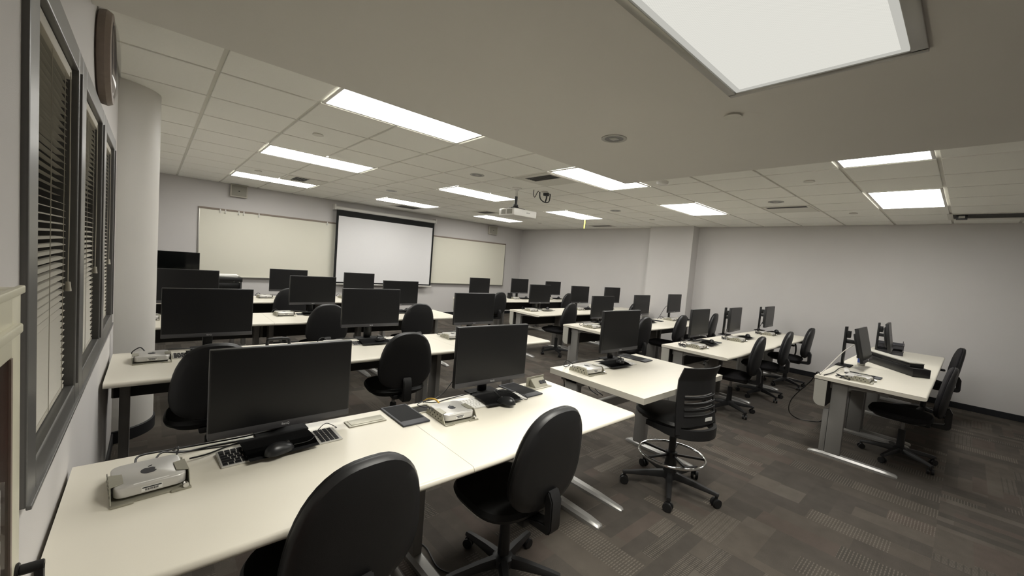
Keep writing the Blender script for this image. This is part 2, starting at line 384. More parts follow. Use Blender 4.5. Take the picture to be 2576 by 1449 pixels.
# windows: three openings between grey mullions
WIN = [(1.36, 1.975), (2.17, 2.80), (3.02, 3.60)]
zb, zt = 1.02, 2.055
edges = [WY0, 1.36, 1.975, 2.17, 2.80, 3.02, 3.60, WY1]
for k, (a, c) in enumerate(WIN):
    y0 = WY0 if k == 0 else (WIN[k-1][1]+a)/2; y1 = WY1 if k == 2 else (c+WIN[k+1][0])/2
    b = B()
    b.box(LX-0.10, LX+0.012, y0, a, WZ0, WZ1, 0.004); b.box(LX-0.10, LX+0.012, c, y1, WZ0, WZ1, 0.004)
    b.box(LX-0.10, LX+0.012, a, c, zt, WZ1, 0.004); b.box(LX-0.10, LX+0.012, a, c, WZ0, zb, 0.004)
    b.box(LX-0.10, LX-0.085, a, c, zb, zt)
    b.box(LX+0.010, LX+0.019, y0, y1, WZ0-0.004, WZ0+0.005, 0.002)     # thin sill nosing
    b.box(LX+0.010, LX+0.018, c+0.02, c+0.032, zb, zt, 0.002)            # bright edge bead of the mullion
    o = struct(b, 'window_%d' % (k+1), 'frame')
    B().box(LX-0.084, LX-0.078, a, c, zb, zt).go('pane', 'night', o, False)
    # blind
    t = thing('window_blind', ['beige slatted blind in the nearest window by the camera', 'beige slatted blind in the middle one of the three windows', 'beige slatted blind in the farthest window, next to the round column'][k], 'blind', (LX-0.022, 0, 0))
    B().box(-0.018, 0.018, a+0.008, c-0.012, zt-0.036, zt-0.003, 0.003).go('headrail', 'cord', t)
    B().box(-0.011, 0.011, a+0.012, c-0.03, zb+0.004, zb+0.016, 0.002).go('bottom_rail', 'cord', t)
    sl = bmesh.new(); nz = 46; tilt = math.radians(14)
    for i in range(nz):
        z = zb+0.03+i*(zt-0.045-zb-0.03)/(nz-1)
        pts = []
        for s_, h in ((-0.0125, -0.0012), (0, 0.0010), (0.0125, -0.0012)):
            x = s_*math.cos(tilt) + h*math.sin(tilt); zz = z - s_*math.sin(tilt) + h*math.cos(tilt); pts.append((x, zz))
        V = []
        for (x, zz) in pts: V.append((sl.verts.new((x, a+0.012, zz)), sl.verts.new((x, c-0.03, zz)), sl.verts.new((x, a+0.012, zz-0.0005)), sl.verts.new((x, c-0.03, zz-0.0005))))
        for u, v in ((0, 1), (1, 2)):
            sl.faces.new((V[u][0], V[u][1], V[v][1], V[v][0])); sl.faces.new((V[u][2], V[v][2], V[v][3], V[u][3]))
    bb = B(); bb.add(sl); o = bb.go('slats', 'slat', t, False)
    cb = B()
    for yy in (a+0.06, (a+c)/2, c-0.09):
        for dx in (-0.013, 0.013): cb.tube([(dx, yy, zb+0.01), (dx, yy, zt-0.01)], 0.0009, 5)
    cb.go('ladder_cord', 'cord', t)
    cb = B(); cb.tube([(0.019, c-0.045, zt-0.02), (0.020, c-0.043, zt-0.4), (0.019, c-0.046, zt-0.68)], 0.0016, 6)
    cb.cyl((0.019, c-0.046, zt-0.68), (0.019, c-0.046, zt-0.71), 0.006, 0.009, 10); cb.go('pull_cord', 'cord', t)

# ------------------------------------------------------------------ ceiling lights
def troffer(cx, cy, label, z=CZ, mt='panel', w=1.2192, d=0.6096, flip=False, rim=False):
    t = thing('ceiling_light', label, 'ceiling light', (cx, cy, z), 0, 'rectangular lit ceiling panels')
    hx, hy = w/2-0.013, d/2-0.013
    b = B(); f = 0.022
    for x0, x1, y0, y1 in ((-hx, hx, -hy, -hy+f), (-hx, hx, hy-f, hy), (-hx, -hx+f, -hy+f, hy-f), (hx-f, hx, -hy+f, hy-f)):
        b.box(x0, x1, y0, y1, -0.002, 0.007, 0.0015)
    b.go('frame' if z == CZ else 'lens_border', 'white' if z == CZ else 'panel_b', t)
    B().box(-hx+f, hx-f, -hy+f, hy-f, 0.001, 0.006).go('diffuser', mt, t, False)
    return t
T = 0.6096
names = {(1, -1): 'lit ceiling panel tucked against the soffit, nearest the windows', (1, 3): 'lit ceiling panel in the middle of the window-side line of three',
 (1, 7): 'lit ceiling panel above the left wall speaker and whiteboard', (5, -1): 'lit ceiling panel partly cut off by the soffit corner',
 (5, 3): 'lit ceiling panel directly left of the projector mount', (5, 7): 'lit ceiling panel above the projection screen',
 (9, -1): 'lit ceiling panel in front of the wall pillar, right of the yellow tape', (9, 3): 'lit ceiling panel with the yellow tape hanging at its edge',
 (9, 7): 'lit ceiling panel just behind and below the projector', (5, -5): 'lit ceiling panel at the far right, along the soffit edge',
 (9, -5): 'lit ceiling panel at the far right with tube stripes showing, nearer the wall'}
for (i, j) in FIX:
    troffer(0.293+(i+1)*T, 3.315+(j+0.5)*T, names[(i, j)])
# prismatic fixture in the soffit, with grey surround
t = troffer(1.47, 0.53, 'large prismatic ceiling light set in the dropped soffit above the camera', SZ-0.008, 'panel_s', 1.2, 0.62)
t['group'] = 'rectangular lit ceiling panels'
b = B()
b.box(-0.60, 0.60, 0.30, 0.335, -0.006, 0.008, 0.002); b.box(-0.60, 0.60, -0.345, -0.30, -0.006, 0.008, 0.002)
b.box(0.59, 0.625, -0.345, 0.335, -0.006, 0.008, 0.002); b.box(-0.625, -0.59, -0.345, 0.335, -0.006, 0.008, 0.002)
b.go('surround', 'trim', t)
# the prismatic lens throws most of its light downwards: an area lamp just under it
ld = bpy.data.lights.new('lamp', 'AREA'); ld.shape = 'RECTANGLE'; ld.size = 1.1; ld.size_y = 0.52; ld.energy = LAMP_W; ld.color = (1.0, 0.97, 0.88); ld.spread = math.radians(122)
lo = bpy.data.objects.new('lamp', ld); COL.objects.link(lo); lo.parent = t; lo.location = (0, 0, -0.004)

def disc(name, label, cat, x, y, z, r, kind, group=None):
    t = thing(name, label, cat, (x, y, z), 0, group)
    if kind == 'down':
        B().lathe([(r*0.72, 0.0), (r*0.74, -0.004), (r, -0.004), (r, 0.0)], 32).go('trim_ring', 'trim', t)
        B().lathe([(0.001, -0.0005), (r*0.72, -0.0005), (r*0.72, -0.0025)], 32).go('lens', 'frame', t)
        B().box(-r*0.3, r*0.3, -r*0.3, r*0.3, -0.004, -0.0008, 0.001).go('lamp', 'trim', t)
    elif kind == 'cover':
        B().lathe([(r*0.9, 0), (r*0.9, -0.006), (r, -0.008), (r, -0.011), (0.001, -0.012)], 32).go('cover_plate', 'tee', t)
    else:
        B().lathe([(r, 0), (r, -0.018), (r*0.85, -0.034), (r*0.4, -0.036), (0.001, -0.036)], 32).go('body', 'white', t)
        B().lathe([(r*0.93, -0.020), (r*0.96, -0.022), (r*0.9, -0.028)], 32).go('slot', 'vent', t)
    return t
DN = 'recessed round ceiling downlights'; CV = 'flat round ceiling sprinkler covers'
disc('downlight', 'round recessed downlight in the dropped soffit', 'downlight', 2.33, 1.70, SZ, 0.085, 'down', DN)
disc('downlight', 'round recessed downlight left of the dark vent near the projector', 'downlight', 3.03, 4.23, CZ, 0.09, 'down', DN)
disc('downlight', 'small far round downlight above the projection screen', 'downlight', 3.03, 6.69, CZ, 0.09, 'down', DN)
disc('downlight', 'round recessed downlight right of the yellow tape', 'downlight', 6.09, 4.27, CZ, 0.09, 'down', DN)
disc('downlight', 'round recessed downlight beside the right-hand dark slot vent', 'downlight', 6.06, 1.79, CZ, 0.09, 'down', DN)
disc('sprinkler_cover', 'flat round cover in the dropped soffit near the big light', 'sprinkler cover', 2.35, 0.95, SZ, 0.045, 'cover', CV)
for x, y, l in ((1.15, 4.22, 'flat round ceiling cover between the two nearest window-side lights'), (1.15, 7.15, 'flat round ceiling cover left of the far left vent'),
                (4.22, 4.20, 'flat round ceiling cover right of the projector cables'), (4.96, 1.19, 'flat round ceiling cover left of the far right lights'),
                (7.25, 1.18, 'flat round ceiling cover below the far right lit panel, near the wall'), (7.26, 4.23, 'flat round ceiling cover near the wall pillar'),
                (7.28, 7.33, 'flat round ceiling cover near the room corner')):
    disc('sprinkler_cover', l, 'sprinkler cover', x, y, CZ, 0.05, 'cover', CV)
disc('smoke_detector', 'white smoke detector on the tiles beside the soffit corner', 'smoke detector', 4.35, 2.45, CZ, 0.065, 'smoke')

def vent(label, cx, cy, w, d, slot, dark='vent', nl=0):
    t = thing('ceiling_vent', label, 'vent', (cx, cy, CZ), 0, 'ceiling air vents')
    b = B(); f = 0.02
    x0, x1, y0, y1 = slot
    b.box(-w/2, w/2, y1, d/2, -0.006, 0.004); b.box(-w/2, w/2, -d/2, y0, -0.006, 0.004)
    b.box(-w/2, x0, y0, y1, -0.006, 0.004); b.box(x1, w/2, y0, y1, -0.006, 0.004)
    b.go('plate', 'tee', t, False)
    B().box(x0, x1, y0, y1, -0.001, 0.003).go('duct_opening', dark, t, False)
    lb = B(); k = max(3, int((x1-x0)/0.035)) if (x1-x0) < (y1-y0) else max(3, int((y1-y0)/0.035))
    if (x1-x0) < (y1-y0):
        for i in range(k): xx = x0+(i+0.5)*(x1-x0)/k; lb.box(xx-0.003, xx+0.003, y0, y1, -0.006, -0.001)
    else:
        for i in range(k): yy = y0+(i+0.5)*(y1-y0)/k; lb.box(x0, x1, yy-0.003, yy+0.003, -0.006, -0.001)
    lb.go('louvres', 'frame', t, False)
    return t
g = lambda i: 0.293+i*T
h = lambda j: 3.315+j*T
vent('dark slotted vent between the projector and the soffit corner', g(5)+T/2, h(0)+T/2, 0.57, 0.57, (-0.20, 0.0, -0.25, 0.18))
vent('dark square vent beside the far left lit panel', g(2)+T/2, h(6)+T/2, 0.56, 0.56, (-0.18, 0.02, -0.24, 0.16))
vent('dark long slotted vent at the right, beside a downlight', g(10)+T/2, h(-3)+T/2, 0.56, 0.56, (-0.24, -0.12, -0.24, 0.24))
vent('thin dark vent over the far right wall near the corner', 8.08, 6.0, 0.30, 0.60, (-0.10, 0.05, -0.27, 0.27))
vent('small dark vent showing just right of the projector body', g(8)+T/2, h(6)+T/2-0.1, 0.45, 0.5, (-0.15, 0.1, -0.2, 0.2))
vent('pale flat vent near the ceiling over the projection screen', g(6)+T/2, h(9)-0.3, 0.57, 0.5, (-0.24, 0.24, -0.2, 0.2), 'tee')
vent('long dark grille at the far right end of the ceiling', 7.86, -0.55, 0.56, 1.70, (-0.24, 0.16, -0.82, 0.80))
t = thing('ceiling_sensor', 'small dark box at the left end of the long far right grille', 'sensor', (7.72, 0.17, CZ-0.006))
B().box(-0.06, 0.06, -0.05, 0.05, -0.05, 0, 0.005).go('housing', 'blk', t); B().box(-0.062, -0.058, -0.028, 0.028, -0.042, -0.012).go('lens', 'cap', t)
t = thing('hanging_tape', 'yellow strip hanging from a ceiling light near the right wall', 'tape', (6.91, 5.60, CZ))
B().tube([(0, 0, -0.01), (0.003, 0, -0.11), (-0.004, 0, -0.20)], 0.012, 8).go('strip', 'yellow', t)

# ------------------------------------------------------------------ front wall: whiteboards, screen, speakers
def whiteboard(x0, x1, z0, z1, label, hooks):
    t = thing('whiteboard', label, 'whiteboard', ((x0+x1)/2, FY, (z0+z1)/2)); w = (x1-x0)/2; hh = (z1-z0)/2
    B().box(-w, w, -0.02, 0, -hh, hh).go('writing_surface', 'board', t, False)
    b = B(); b.box(-w-0.012, -w+0.008, -0.026, 0, -hh, hh, 0.002); b.box(w-0.008, w+0.012, -0.026, 0, -hh, hh, 0.002); b.box(-w, w, -0.026, 0, -hh-0.012, -hh+0.008, 0.002)
    b.go('frame', 'trim', t)
    B().box(-w-0.012, w+0.012, -0.030, 0, hh-0.012, hh+0.022, 0.002).go('map_rail', 'cork', t)
    B().prism([(-0.075, 0.0), (-0.08, 0.012), (0, -0.012), (0, -0.03)], -w+0.02, w-0.02, 'x').tf(TR(0, 0, -hh-0.005)).go('marker_tray', 'trim', t)
    for xx in hooks:
        B().box(-0.009, 0.009, -0.04, -0.028, 0.0, 0.06, 0.002).cyl((0, -0.045, -0.012), (0, -0.045, 0.012), 0.011, n=10).tf(TR(xx-(x0+x1)/2, 0, hh-0.045)).go('map_hook', 'white', t)
    return t
whiteboard(0.62, 3.10, 0.86, 2.115, 'long whiteboard left of the projection screen, with map hooks', [0.93, 1.01, 1.22, 1.30, 1.55, 2.83])
whiteboard(5.30, 7.95, 0.87, 2.10, 'long whiteboard right of the projection screen', [])
t = thing('projection_screen', 'pulled-down white projection screen with black border', 'projection screen', (4.195, 9.25, 0))
B().box(-1.215, 1.215, 0.012, 0.016, 0.80, 2.44).go('screen_border', 'scr_k', t, False)
B().box(-1.165, 1.165, 0.009, 0.012, 0.84, 2.29).go('screen_surface', 'scr_w', t, False)
b = B(); b.cyl((-1.26, 0.03, 2.455), (1.26, 0.03, 2.455), 0.042, n=20); b.go('roller_case', 'white', t)
b = B(); b.cyl((-1.235, 0.014, 0.79), (1.235, 0.014, 0.79), 0.014, n=12); b.go('bottom_bar', 'white', t)
for sx in (-1.265, 1.235): B().box(sx, sx+0.03, -0.02, 0.148, 2.41, 2.53, 0.004).go('wall_bracket', 'white', t)
def speaker(x, z, label, rot):
    t = thing('wall_speaker', label, 'speaker', (x, FY-0.10, z), rot, 'small wall loudspeakers')
    B().box(-0.135, 0.135, -0.02, 0.085, -0.115, 0.115, 0.012).go('cabinet', 'beige', t)
    B().box(-0.118, 0.118, -0.027, -0.018, -0.098, 0.098, 0.006).go('grille', 'grille', t)
    B().box(-0.012, 0.012, -0.030, -0.026, -0.015, 0.003).go('badge', 'ink', t)
    B().box(-0.03, 0.03, 0.08, 0.10, -0.05, 0.05).go('wall_bracket', 'beige', t)
speaker(1.20, 2.50, 'beige box speaker high on the front wall over the left whiteboard', 0)
speaker(7.37, 2.46, 'beige box speaker high on the front wall near the room corner', -0.25)
t = thing('wall_outlet', 'white outlet plate low on the front wall under the desks', 'outlet', (6.75, FY, 0.30))
B().box(-0.17, 0.17, -0.012, 0, -0.06, 0.06, 0.004).go('plate', 'white', t)
b = B()
for i in range(4): b.box(-0.13+i*0.075, -0.10+i*0.075, -0.014, -0.011, -0.03, 0.03)
b.go('sockets', 'cap', t)

# ------------------------------------------------------------------ projector
t = thing('projector', 'white ceiling projector hanging on a black pole mount', 'projector', (3.735, 4.39, 2.285), 0.0)
PJ = t
b = B(); b.box(-0.02, 0.42, -0.13, 0.20, -0.065, 0.035, 0.014); b.go('body', 'white', t)
b = B(); b.box(-0.024, -0.018, -0.09, 0.02, -0.045, 0.02); b.box(-0.024, -0.018, 0.05, 0.14, -0.045, 0.02); b.go('exhaust_grille', 'grille', t)
B().add(text_bm('EPSON', 0.022, TR(0.25, -0.1305, -0.01) @ Matrix.Rotation(PI/2, 4, 'X'))).go('logo', 'ink', t, False)
b = B(); b.box(0.05, 0.16, -0.04, 0.08, 0.035, 0.055, 0.004); b.cyl((0.115, 0.0, 0.05), (0.115, 0.0, 0.085), 0.055, 0.03); b.cyl((0.115, 0.0, 0.085), (0.115, 0.0, 0.10), 0.035)
for q in ((-0.01, -0.06), (0.22, -0.09), (0.02, 0.13), (0.2, 0.12)): b.tube([(0.115, 0.0, 0.055), (q[0], q[1], 0.04)], 0.007, 6)
b.go('mount_bracket', 'blk', t)
B().cyl((0.115, 0.0, 0.10), (0.115, 0.0, 0.215), 0.021).go('black_pole', 'blk', t)
B().cyl((0.115, 0.0, 0.215), (0.115, 0.0, 0.31), 0.018).go('chrome_pole', 'chrome', t)
B().lathe([(0.001, 0.30), (0.03, 0.30), (0.035, 0.315), (0.07, 0.325), (0.07, 0.334)], 28, (0.115, 0.0, 0)).go('ceiling_plate', 'white', t)
t = thing('projector_cable', 'black cables looping from the ceiling beside the projector mount', 'cable', (4.10, 4.25, CZ))
b = B(); b.tube([(-0.05, 0, 0.0), (-0.05, 0, -0.07), (-0.02, 0, -0.10), (0.02, 0.0, -0.03), (0.05, 0, 0)], 0.005, 7)
b.tube([(0.07, 0, -0.01), (0.09, 0, -0.10), (0.18, 0, -0.14), (0.27, 0, -0.12), (0.29, 0, -0.03), (0.28, 0, 0)], 0.008, 8)
b.tube([(0.20, 0, -0.13), (0.22, 0, -0.06), (0.21, 0, -0.01)], 0.010, 8); b.go('loops', 'cable', t)
B().box(0.17, 0.24, -0.03, 0.03, -0.045, 0, 0.006).go('plug', 'blk', t)

# ------------------------------------------------------------------ wall clock and the door-like case at the left edge
t = thing('wall_clock', 'round wall clock seen edge-on, high on the window wall', 'clock', (LX, 2.72, 2.335))
b = B(); b.lathe([(0.19, 0.0), (0.20, 0.006), (0.205, 0.03), (0.195, 0.048), (0.17, 0.05)], 48); b.tf(Matrix.Rotation(PI/2, 4, 'Y')).go('rim', 'wood', t)
b = B(); b.lathe([(0.001, 0.040), (0.17, 0.040), (0.17, 0.043)], 40); b.tf(Matrix.Rotation(PI/2, 4, 'Y')).go('dial', 'paper', t)
b = B(); b.lathe([(0.172, 0.050), (0.14, 0.062), (0.08, 0.070), (0.001, 0.073)], 40); b.tf(Matrix.Rotation(PI/2, 4, 'Y')).go('glass_dome', 'glass', t)
# free-standing white framed glazed cabinet beside the camera
t = thing('glazed_cabinet', 'white framed glass-fronted cabinet cut off by the left photo edge', 'cabinet', (-0.176, 0.0, 0))
y1 = 0.965; top = 1.452
b = B(); b.box(-0.02, 0.026, 0.915, y1, 0.0, top, 0.004)
b.box(-0.02, 0.026, 0.15, 0.915, top-0.10, top, 0.004); b.box(-0.02, 0.026, 0.15, 0.20, 0, top-0.10, 0.004); b.box(-0.02, 0.026, 0.20, 0.915, 0, 0.12, 0.004)
b.go('frame', 'doorw', t)
b = B(); b.box(0.024, 0.034, 0.16, 0.93, top-0.065, top-0.050, 0.003); b.box(0.024, 0.032, 0.15, 0.955, top-0.008, top+0.004, 0.002); b.go('moulding', 'doorw', t)
b = B(); b.box(0.0215, 0.0235, 0.20, 0.915, 0.12, top-0.10); b.go('glass_pane', 'glass', t, False)
b = B(); b.box(0.002, 0.010, 0.20, 0.915, 0.12, top-0.10); b.go('reflection_board', 'darkred', t, False)  # red board added to imitate the reflection of another room in the glass
b = B()
for z0, z1 in ((1.095, 1.165), (1.066, 1.088), (1.0, 1.052), (0.88, 0.98)): b.box(0.0105, 0.019, 0.60, 0.897, z0, z1, 0.002)
b.go('reflection_slabs', 'beige', t)  # pale slabs stand in for the lighter patches of that reflection
B().box(0.0236, 0.0262, 0.907, 0.916, 0.12, top-0.10).go('gasket', 'wood', t)
b = B(); b.cyl((0.026, 0.940, 1.008), (0.030, 0.940, 1.008), 0.012, n=18, bev=0.001); b.cyl((0.030, 0.940, 1.008), (0.056, 0.940, 1.008), 0.008, n=16, bev=0.001); b.box(0.045, 0.056, 0.933, 0.947, 0.88, 1.012, 0.002)
b.go('lever_handle', 'blk', t)

# ------------------------------------------------------------------ desks
DEPTH, DH = 0.745, 0.738
def bull(y, z, r, n=6, flip=1):
    return [(y - flip*r*math.sin(PI*k/n) , z + r*math.cos(PI*k/n)) for k in range(n+1)]
def make_desk(w, name='computer_desk'):
    t = thing(name, '', 'desk')
    r = 0.015
    poly = [(0.02, DH), (DEPTH-0.006, DH), (DEPTH, DH-0.006), (DEPTH, DH-0.030), (0.02, DH-0.030)]
    arc = [(0.015 - 0.015*math.sin(PI*k/8), DH-0.015 - 0.015*math.cos(PI*k/8)) for k in range(9)]
    arc = [(y, min(z, DH-0.0005)) for y, z in arc]
    B().prism([(DEPTH-0.006, DH), (DEPTH, DH-0.006), (DEPTH, DH-0.030)] + [(0.05, DH-0.034)] + arc + [(0.03, DH)], 0.0008, w-0.0008, 'x').go('tabletop', 'laminate', t)
    for x in (0.07, w-0.07):
        b = B(); yb = DEPTH-0.115
        b.box(x-0.025, x+0.025, yb-0.13, yb-0.015, 0.03, DH-0.035, 0.006)
        b.box(x-0.018, x+0.018, yb-0.012, yb+0.03, 0.03, DH-0.30, 0.004)
        b.go('leg', 'grey_leg', t)
        b = B(); R = []
        for yy, hw, hh in ((0.112, 0.020, 0.014), (0.125, 0.029, 0.024), (0.20, 0.034, 0.032), (yb-0.1, 0.040, 0.040), (yb, 0.040, 0.040), (DEPTH-0.06, 0.026, 0.028), (DEPTH-0.012, 0.020, 0.018), (DEPTH-0.004, 0.012, 0.012)):
            R.append([(x-hw, yy, 0.0), (x+hw, yy, 0.0), (x+hw, yy, hh*0.55), (x+hw*0.6, yy, hh), (x-hw*0.6, yy, hh), (x-hw, yy, hh*0.55)])
        b.rings(R).go('foot', 'silver', t)
        b = B(); b.prism([(0.10, DH-0.034), (0.10, DH-0.046), (yb-0.16, DH-0.075), (yb-0.13, DH-0.10), (yb-0.0, DH-0.10), (yb, DH-0.034)], x-0.018, x+0.018, 'x', 0.002); b.go('support_arm', 'grey_leg', t)
    # cable trough along the rear with rounded end caps
    prof = [(DEPTH-0.10, DH-0.036), (DEPTH-0.10, DH-0.275), (DEPTH-0.06, DH-0.275)]
    prof += [(DEPTH-0.06+0.052*math.sin(a), DH-0.215-0.06*math.cos(a)) for a in [PI/2*k/6 for k in range(1, 7)]] + [(DEPTH-0.004, DH-0.036)]
    B().prism([(u, v) for u, v in prof], 0.012, w-0.012, 'x').go('cable_trough', 'dark_panel', t)
    for x in (0.002, w-0.012): B().prism(prof, x, x+0.010, 'x', 0.002).go('end_cap', 'cap', t)
    return t
UW = 1.155
DESK = Proto(make_desk(UW))
ROWS = {  # name: (x0, front y, count)
 'A1': (-0.190, 1.22, 2), 'A2': (-0.185, 2.985, 3), 'A3': (-0.19, 4.735, 3), 'A4': (-0.19, 6.53, 3),
 'C': (4.665, 0.145, 3), 'B2': (4.54, 1.615, 3), 'B3': (4.46, 3.095, 3), 'B4': (4.77, 4.63, 3), 'B5': (4.78, 6.47, 3)}
RN = {'A1': 'the nearest window-side row', 'A2': 'the second window-side row', 'A3': 'the third window-side row', 'A4': 'the farthest window-side row',
 'C': 'the nearest right-hand row', 'B2': 'the second right-hand row', 'B3': 'the third right-hand row', 'B4': 'the fourth right-hand row', 'B5': 'the farthest right-hand row'}
PN = {2: ['left', 'right'], 3: ['left', 'middle', 'right']}
for k, (x0, y0, n) in ROWS.items():
    for i in range(n):
        DESK.put((x0+i*UW, y0, 0), 0, 'white-topped computer desk, %s one of %s' % (PN[n][i], RN[k]), 'white-topped computer desks')
# the lone square-edged desk in the aisle
DX0, DX1, DY0, DY1, DDH = 2.27, 3.46, 1.255, 2.045, 0.788
t = thing('standing_desk', 'lone white desk with thick square edges, in the aisle behind the stool', 'desk', (DX0, DY0, 0)); w = DX1-DX0; d = DY1-DY0
B().box(0, w, 0, d, DDH-0.002, DDH, 0.0008).go('tabletop', 'laminate', t, False)
B().box(0.0004, w-0.0004, 0.0004, d-0.0004, DDH-0.040, DDH-0.002).go('edge_band', 'lam_edge', t, False)
for x in (0.05, w-0.12):
    B().box(x-0.03, x+0.03, d-0.25, d-0.14, 0.03, DDH-0.04, 0.006).go('leg', 'grey_leg', t)
    b = B(); R = []
    for yy, hw, hh in ((0.10, 0.014, 0.012), (0.115, 0.024, 0.02), (0.3, 0.033, 0.032), (d-0.2, 0.036, 0.038), (d-0.1, 0.030, 0.034), (d-0.06, 0.016, 0.014)):
        R.append([(x-hw, yy, 0.0), (x+hw, yy, 0.0), (x+hw, yy, hh*0.55), (x+hw*0.6, yy, hh), (x-hw*0.6, yy, hh), (x-hw, yy, hh*0.55)])
    b.rings(R).go('foot', 'silver', t)
B().box(0.08, w-0.15, d-0.22, d-0.17, 0.46, 0.53, 0.004).go('crossbar', 'silver', t)
B().box(0.02, w-0.09, d-0.30, d-0.10, DDH-0.065, DDH-0.040, 0.003).go('frame', 'grey_leg', t)
b = B()
for x, yy in ((0.10, d-0.04), (0.14, d-0.05), (0.42, d-0.03), (0.47, d-0.05)):
    b.tube([(x, yy, DDH-0.042), (x+0.03, yy, DDH-0.12), (x+0.05, yy, DDH-0.22), (x+0.02+0.03*random.random(), yy-0.1, 0.54)], 0.0045, 6)
b.go('hanging_cables', 'cable', t)

# ------------------------------------------------------------------ chairs
def shape(theta, hw, hh, n=2.6, narrow=0.16):
    c, s_ = math.cos(theta), math.sin(theta)
    x = hw*abs(c)**(2/n)*(1 if c >= 0 else -1); z = hh*abs(s_)**(2/n)*(1 if s_ >= 0 else -1)
    return x*(1-narrow*(z/hh+0.25)), z
def pad_rings(hw, hh, prof, curve=0.0, n=2.6, narrow=0.16, N=40, bow=0.0):
    """prof: list of (scale, offset); result lies in x-z, thickness along y"""
    R = []
    for s_, o in prof:
        ring = []
        for k in range(N):
            x, z = shape(2*PI*k/N, hw*s_ if s_ > 0 else 1e-4, hh*s_, n, narrow)
            ring.append((x, o + curve*x*x + bow*(z/hh)**2*hh, z))
        R.append(ring)
    return R
def make_chair(cushion='vinyl', arms=False, name='task_chair'):
    t = thing(name, '', 'chair')
    # seat (pad built in x-z then laid flat)
    ROT = Matrix.Rotation(-PI/2, 4, 'X')        # z -> y
    b = B(); b.rings(pad_rings(0.235, 0.225, [(0.3, 0.012), (0.8, 0.004), (0.95, -0.008), (1.0, -0.028), (0.97, -0.045), (0.9, -0.05)], n=3.0, narrow=0.06))
    mx = Matrix(((1, 0, 0, 0), (0, 0, 1, 0.03), (0, 1, 0, 0.47), (0, 0, 0, 1)))
    b.tf(mx); bmesh.ops.recalc_face_normals(b.bm, faces=b.bm.faces); b.go('seat', cushion, t)
    b = B(); b.rings(pad_rings(0.215, 0.205, [(0.95, 0), (0.9, -0.02), (0.5, -0.03)], n=3.0, narrow=0.06)); b.tf(Matrix(((1, 0, 0, 0), (0, 0, 1, 0.03), (0, 1, 0, 0.419), (0, 0, 0, 1))))
    bmesh.ops.recalc_face_normals(b.bm, faces=b.bm.faces); b.go('seat_pan', 'blk', t)
    tilt = Matrix.Translation((0, -0.235, 0.715)) @ Matrix.Rotation(math.radians(7), 4, 'X')
    b = B(); b.rings(pad_rings(0.222, 0.235, [(0.4, 0.030), (0.8, 0.027), (0.93, 0.018), (0.985, 0.004), (0.985, -0.004), (0.97, -0.008)], curve=0.4)); b.tf(tilt); b.go('backrest', cushion, t)
    b = B(); b.rings(pad_rings(0.222, 0.235, [(0.96, -0.008), (1.0, -0.012), (1.0, -0.024), (0.96, -0.036), (0.80, -0.044), (0.45, -0.046)], curve=0.4)); b.tf(tilt); b.go('back_shell', 'blk', t)
    b = B(); b.prism([(-0.175, 0.385), (-0.285, 0.385), (-0.302, 0.41), (-0.300, 0.54), (-0.275, 0.585), (-0.255, 0.56), (-0.262, 0.43), (-0.175, 0.415)], -0.034, 0.034, 'x', 0.006); b.go('back_bar', 'blk', t)
    b = B(); b.box(-0.07, 0.07, -0.18, 0.10, 0.375, 0.415, 0.01); b.tube([(0.07, 0.02, 0.395), (0.20, 0.04, 0.39), (0.25, 0.04, 0.385)], 0.006, 6); b.go('tilt_mechanism', 'blk', t)
    B().cyl((0, 0, 0.27), (0, 0, 0.38), 0.014, n=14).go('gas_lift', 'gas', t)
    B().cyl((0, 0, 0.085), (0, 0, 0.29), 0.030, 0.026, n=18).go('column_cover', 'blk', t)
    b = B(); b.lathe([(0.03, 0.075), (0.055, 0.08), (0.052, 0.115), (0.03, 0.13)], 20)
    for k in range(5):
        a = 2*PI*k/5+0.3; R = []
        for rr, hw, z0, z1 in ((0.02, 0.026, 0.078, 0.122), (0.12, 0.022, 0.075, 0.112), (0.24, 0.018, 0.068, 0.092), (0.285, 0.016, 0.064, 0.082)):
            c, s_ = math.cos(a), math.sin(a)
            R.append([(rr*c-sx*s_, rr*s_+sx*c, z) for sx, z in ((-hw, z0), (hw, z0), (hw, (z0+z1)/2), (hw*0.6, z1), (-hw*0.6, z1), (-hw, (z0+z1)/2))])
        b.rings(R)
    b.go('star_base', 'blk', t)
    for k in range(5):
        a = 2*PI*k/5+0.3; x, y = 0.272*math.cos(a), 0.272*math.sin(a); w = a+1.2+k*0.9
        b = B(); dx, dy = math.cos(w), math.sin(w)
        for sd in (-1, 1):
            b.cyl((x+dx*0.006*sd, y+dy*0.006*sd, 0.026), (x+dx*0.024*sd, y+dy*0.024*sd, 0.026), 0.026, n=16, bev=0.003)
        b.cyl((x, y, 0.03), (x, y, 0.07), 0.009, n=8); b.go('caster', 'blk', t)
    if arms:
        for sd in (-1, 1):
            b = B(); b.tube([(sd*0.17, -0.02, 0.40), (sd*0.26, -0.03, 0.41), (sd*0.285, -0.05, 0.50), (sd*0.275, -0.04, 0.62), (sd*0.27, 0.0, 0.655)], 0.011, 8); b.go('arm_loop', 'blk', t)
            b = B(); b.box(sd*0.27-0.035, sd*0.27+0.035, -0.13, 0.14, 0.655, 0.68, 0.010); b.go('arm_pad', 'blk_soft', t)
    return t
CH = Proto(make_chair('vinyl')); CHG = Proto(make_chair('greyfab')); CHA = Proto(make_chair('greyfab', True))
G = 'task chairs pushed up to the computer desks'
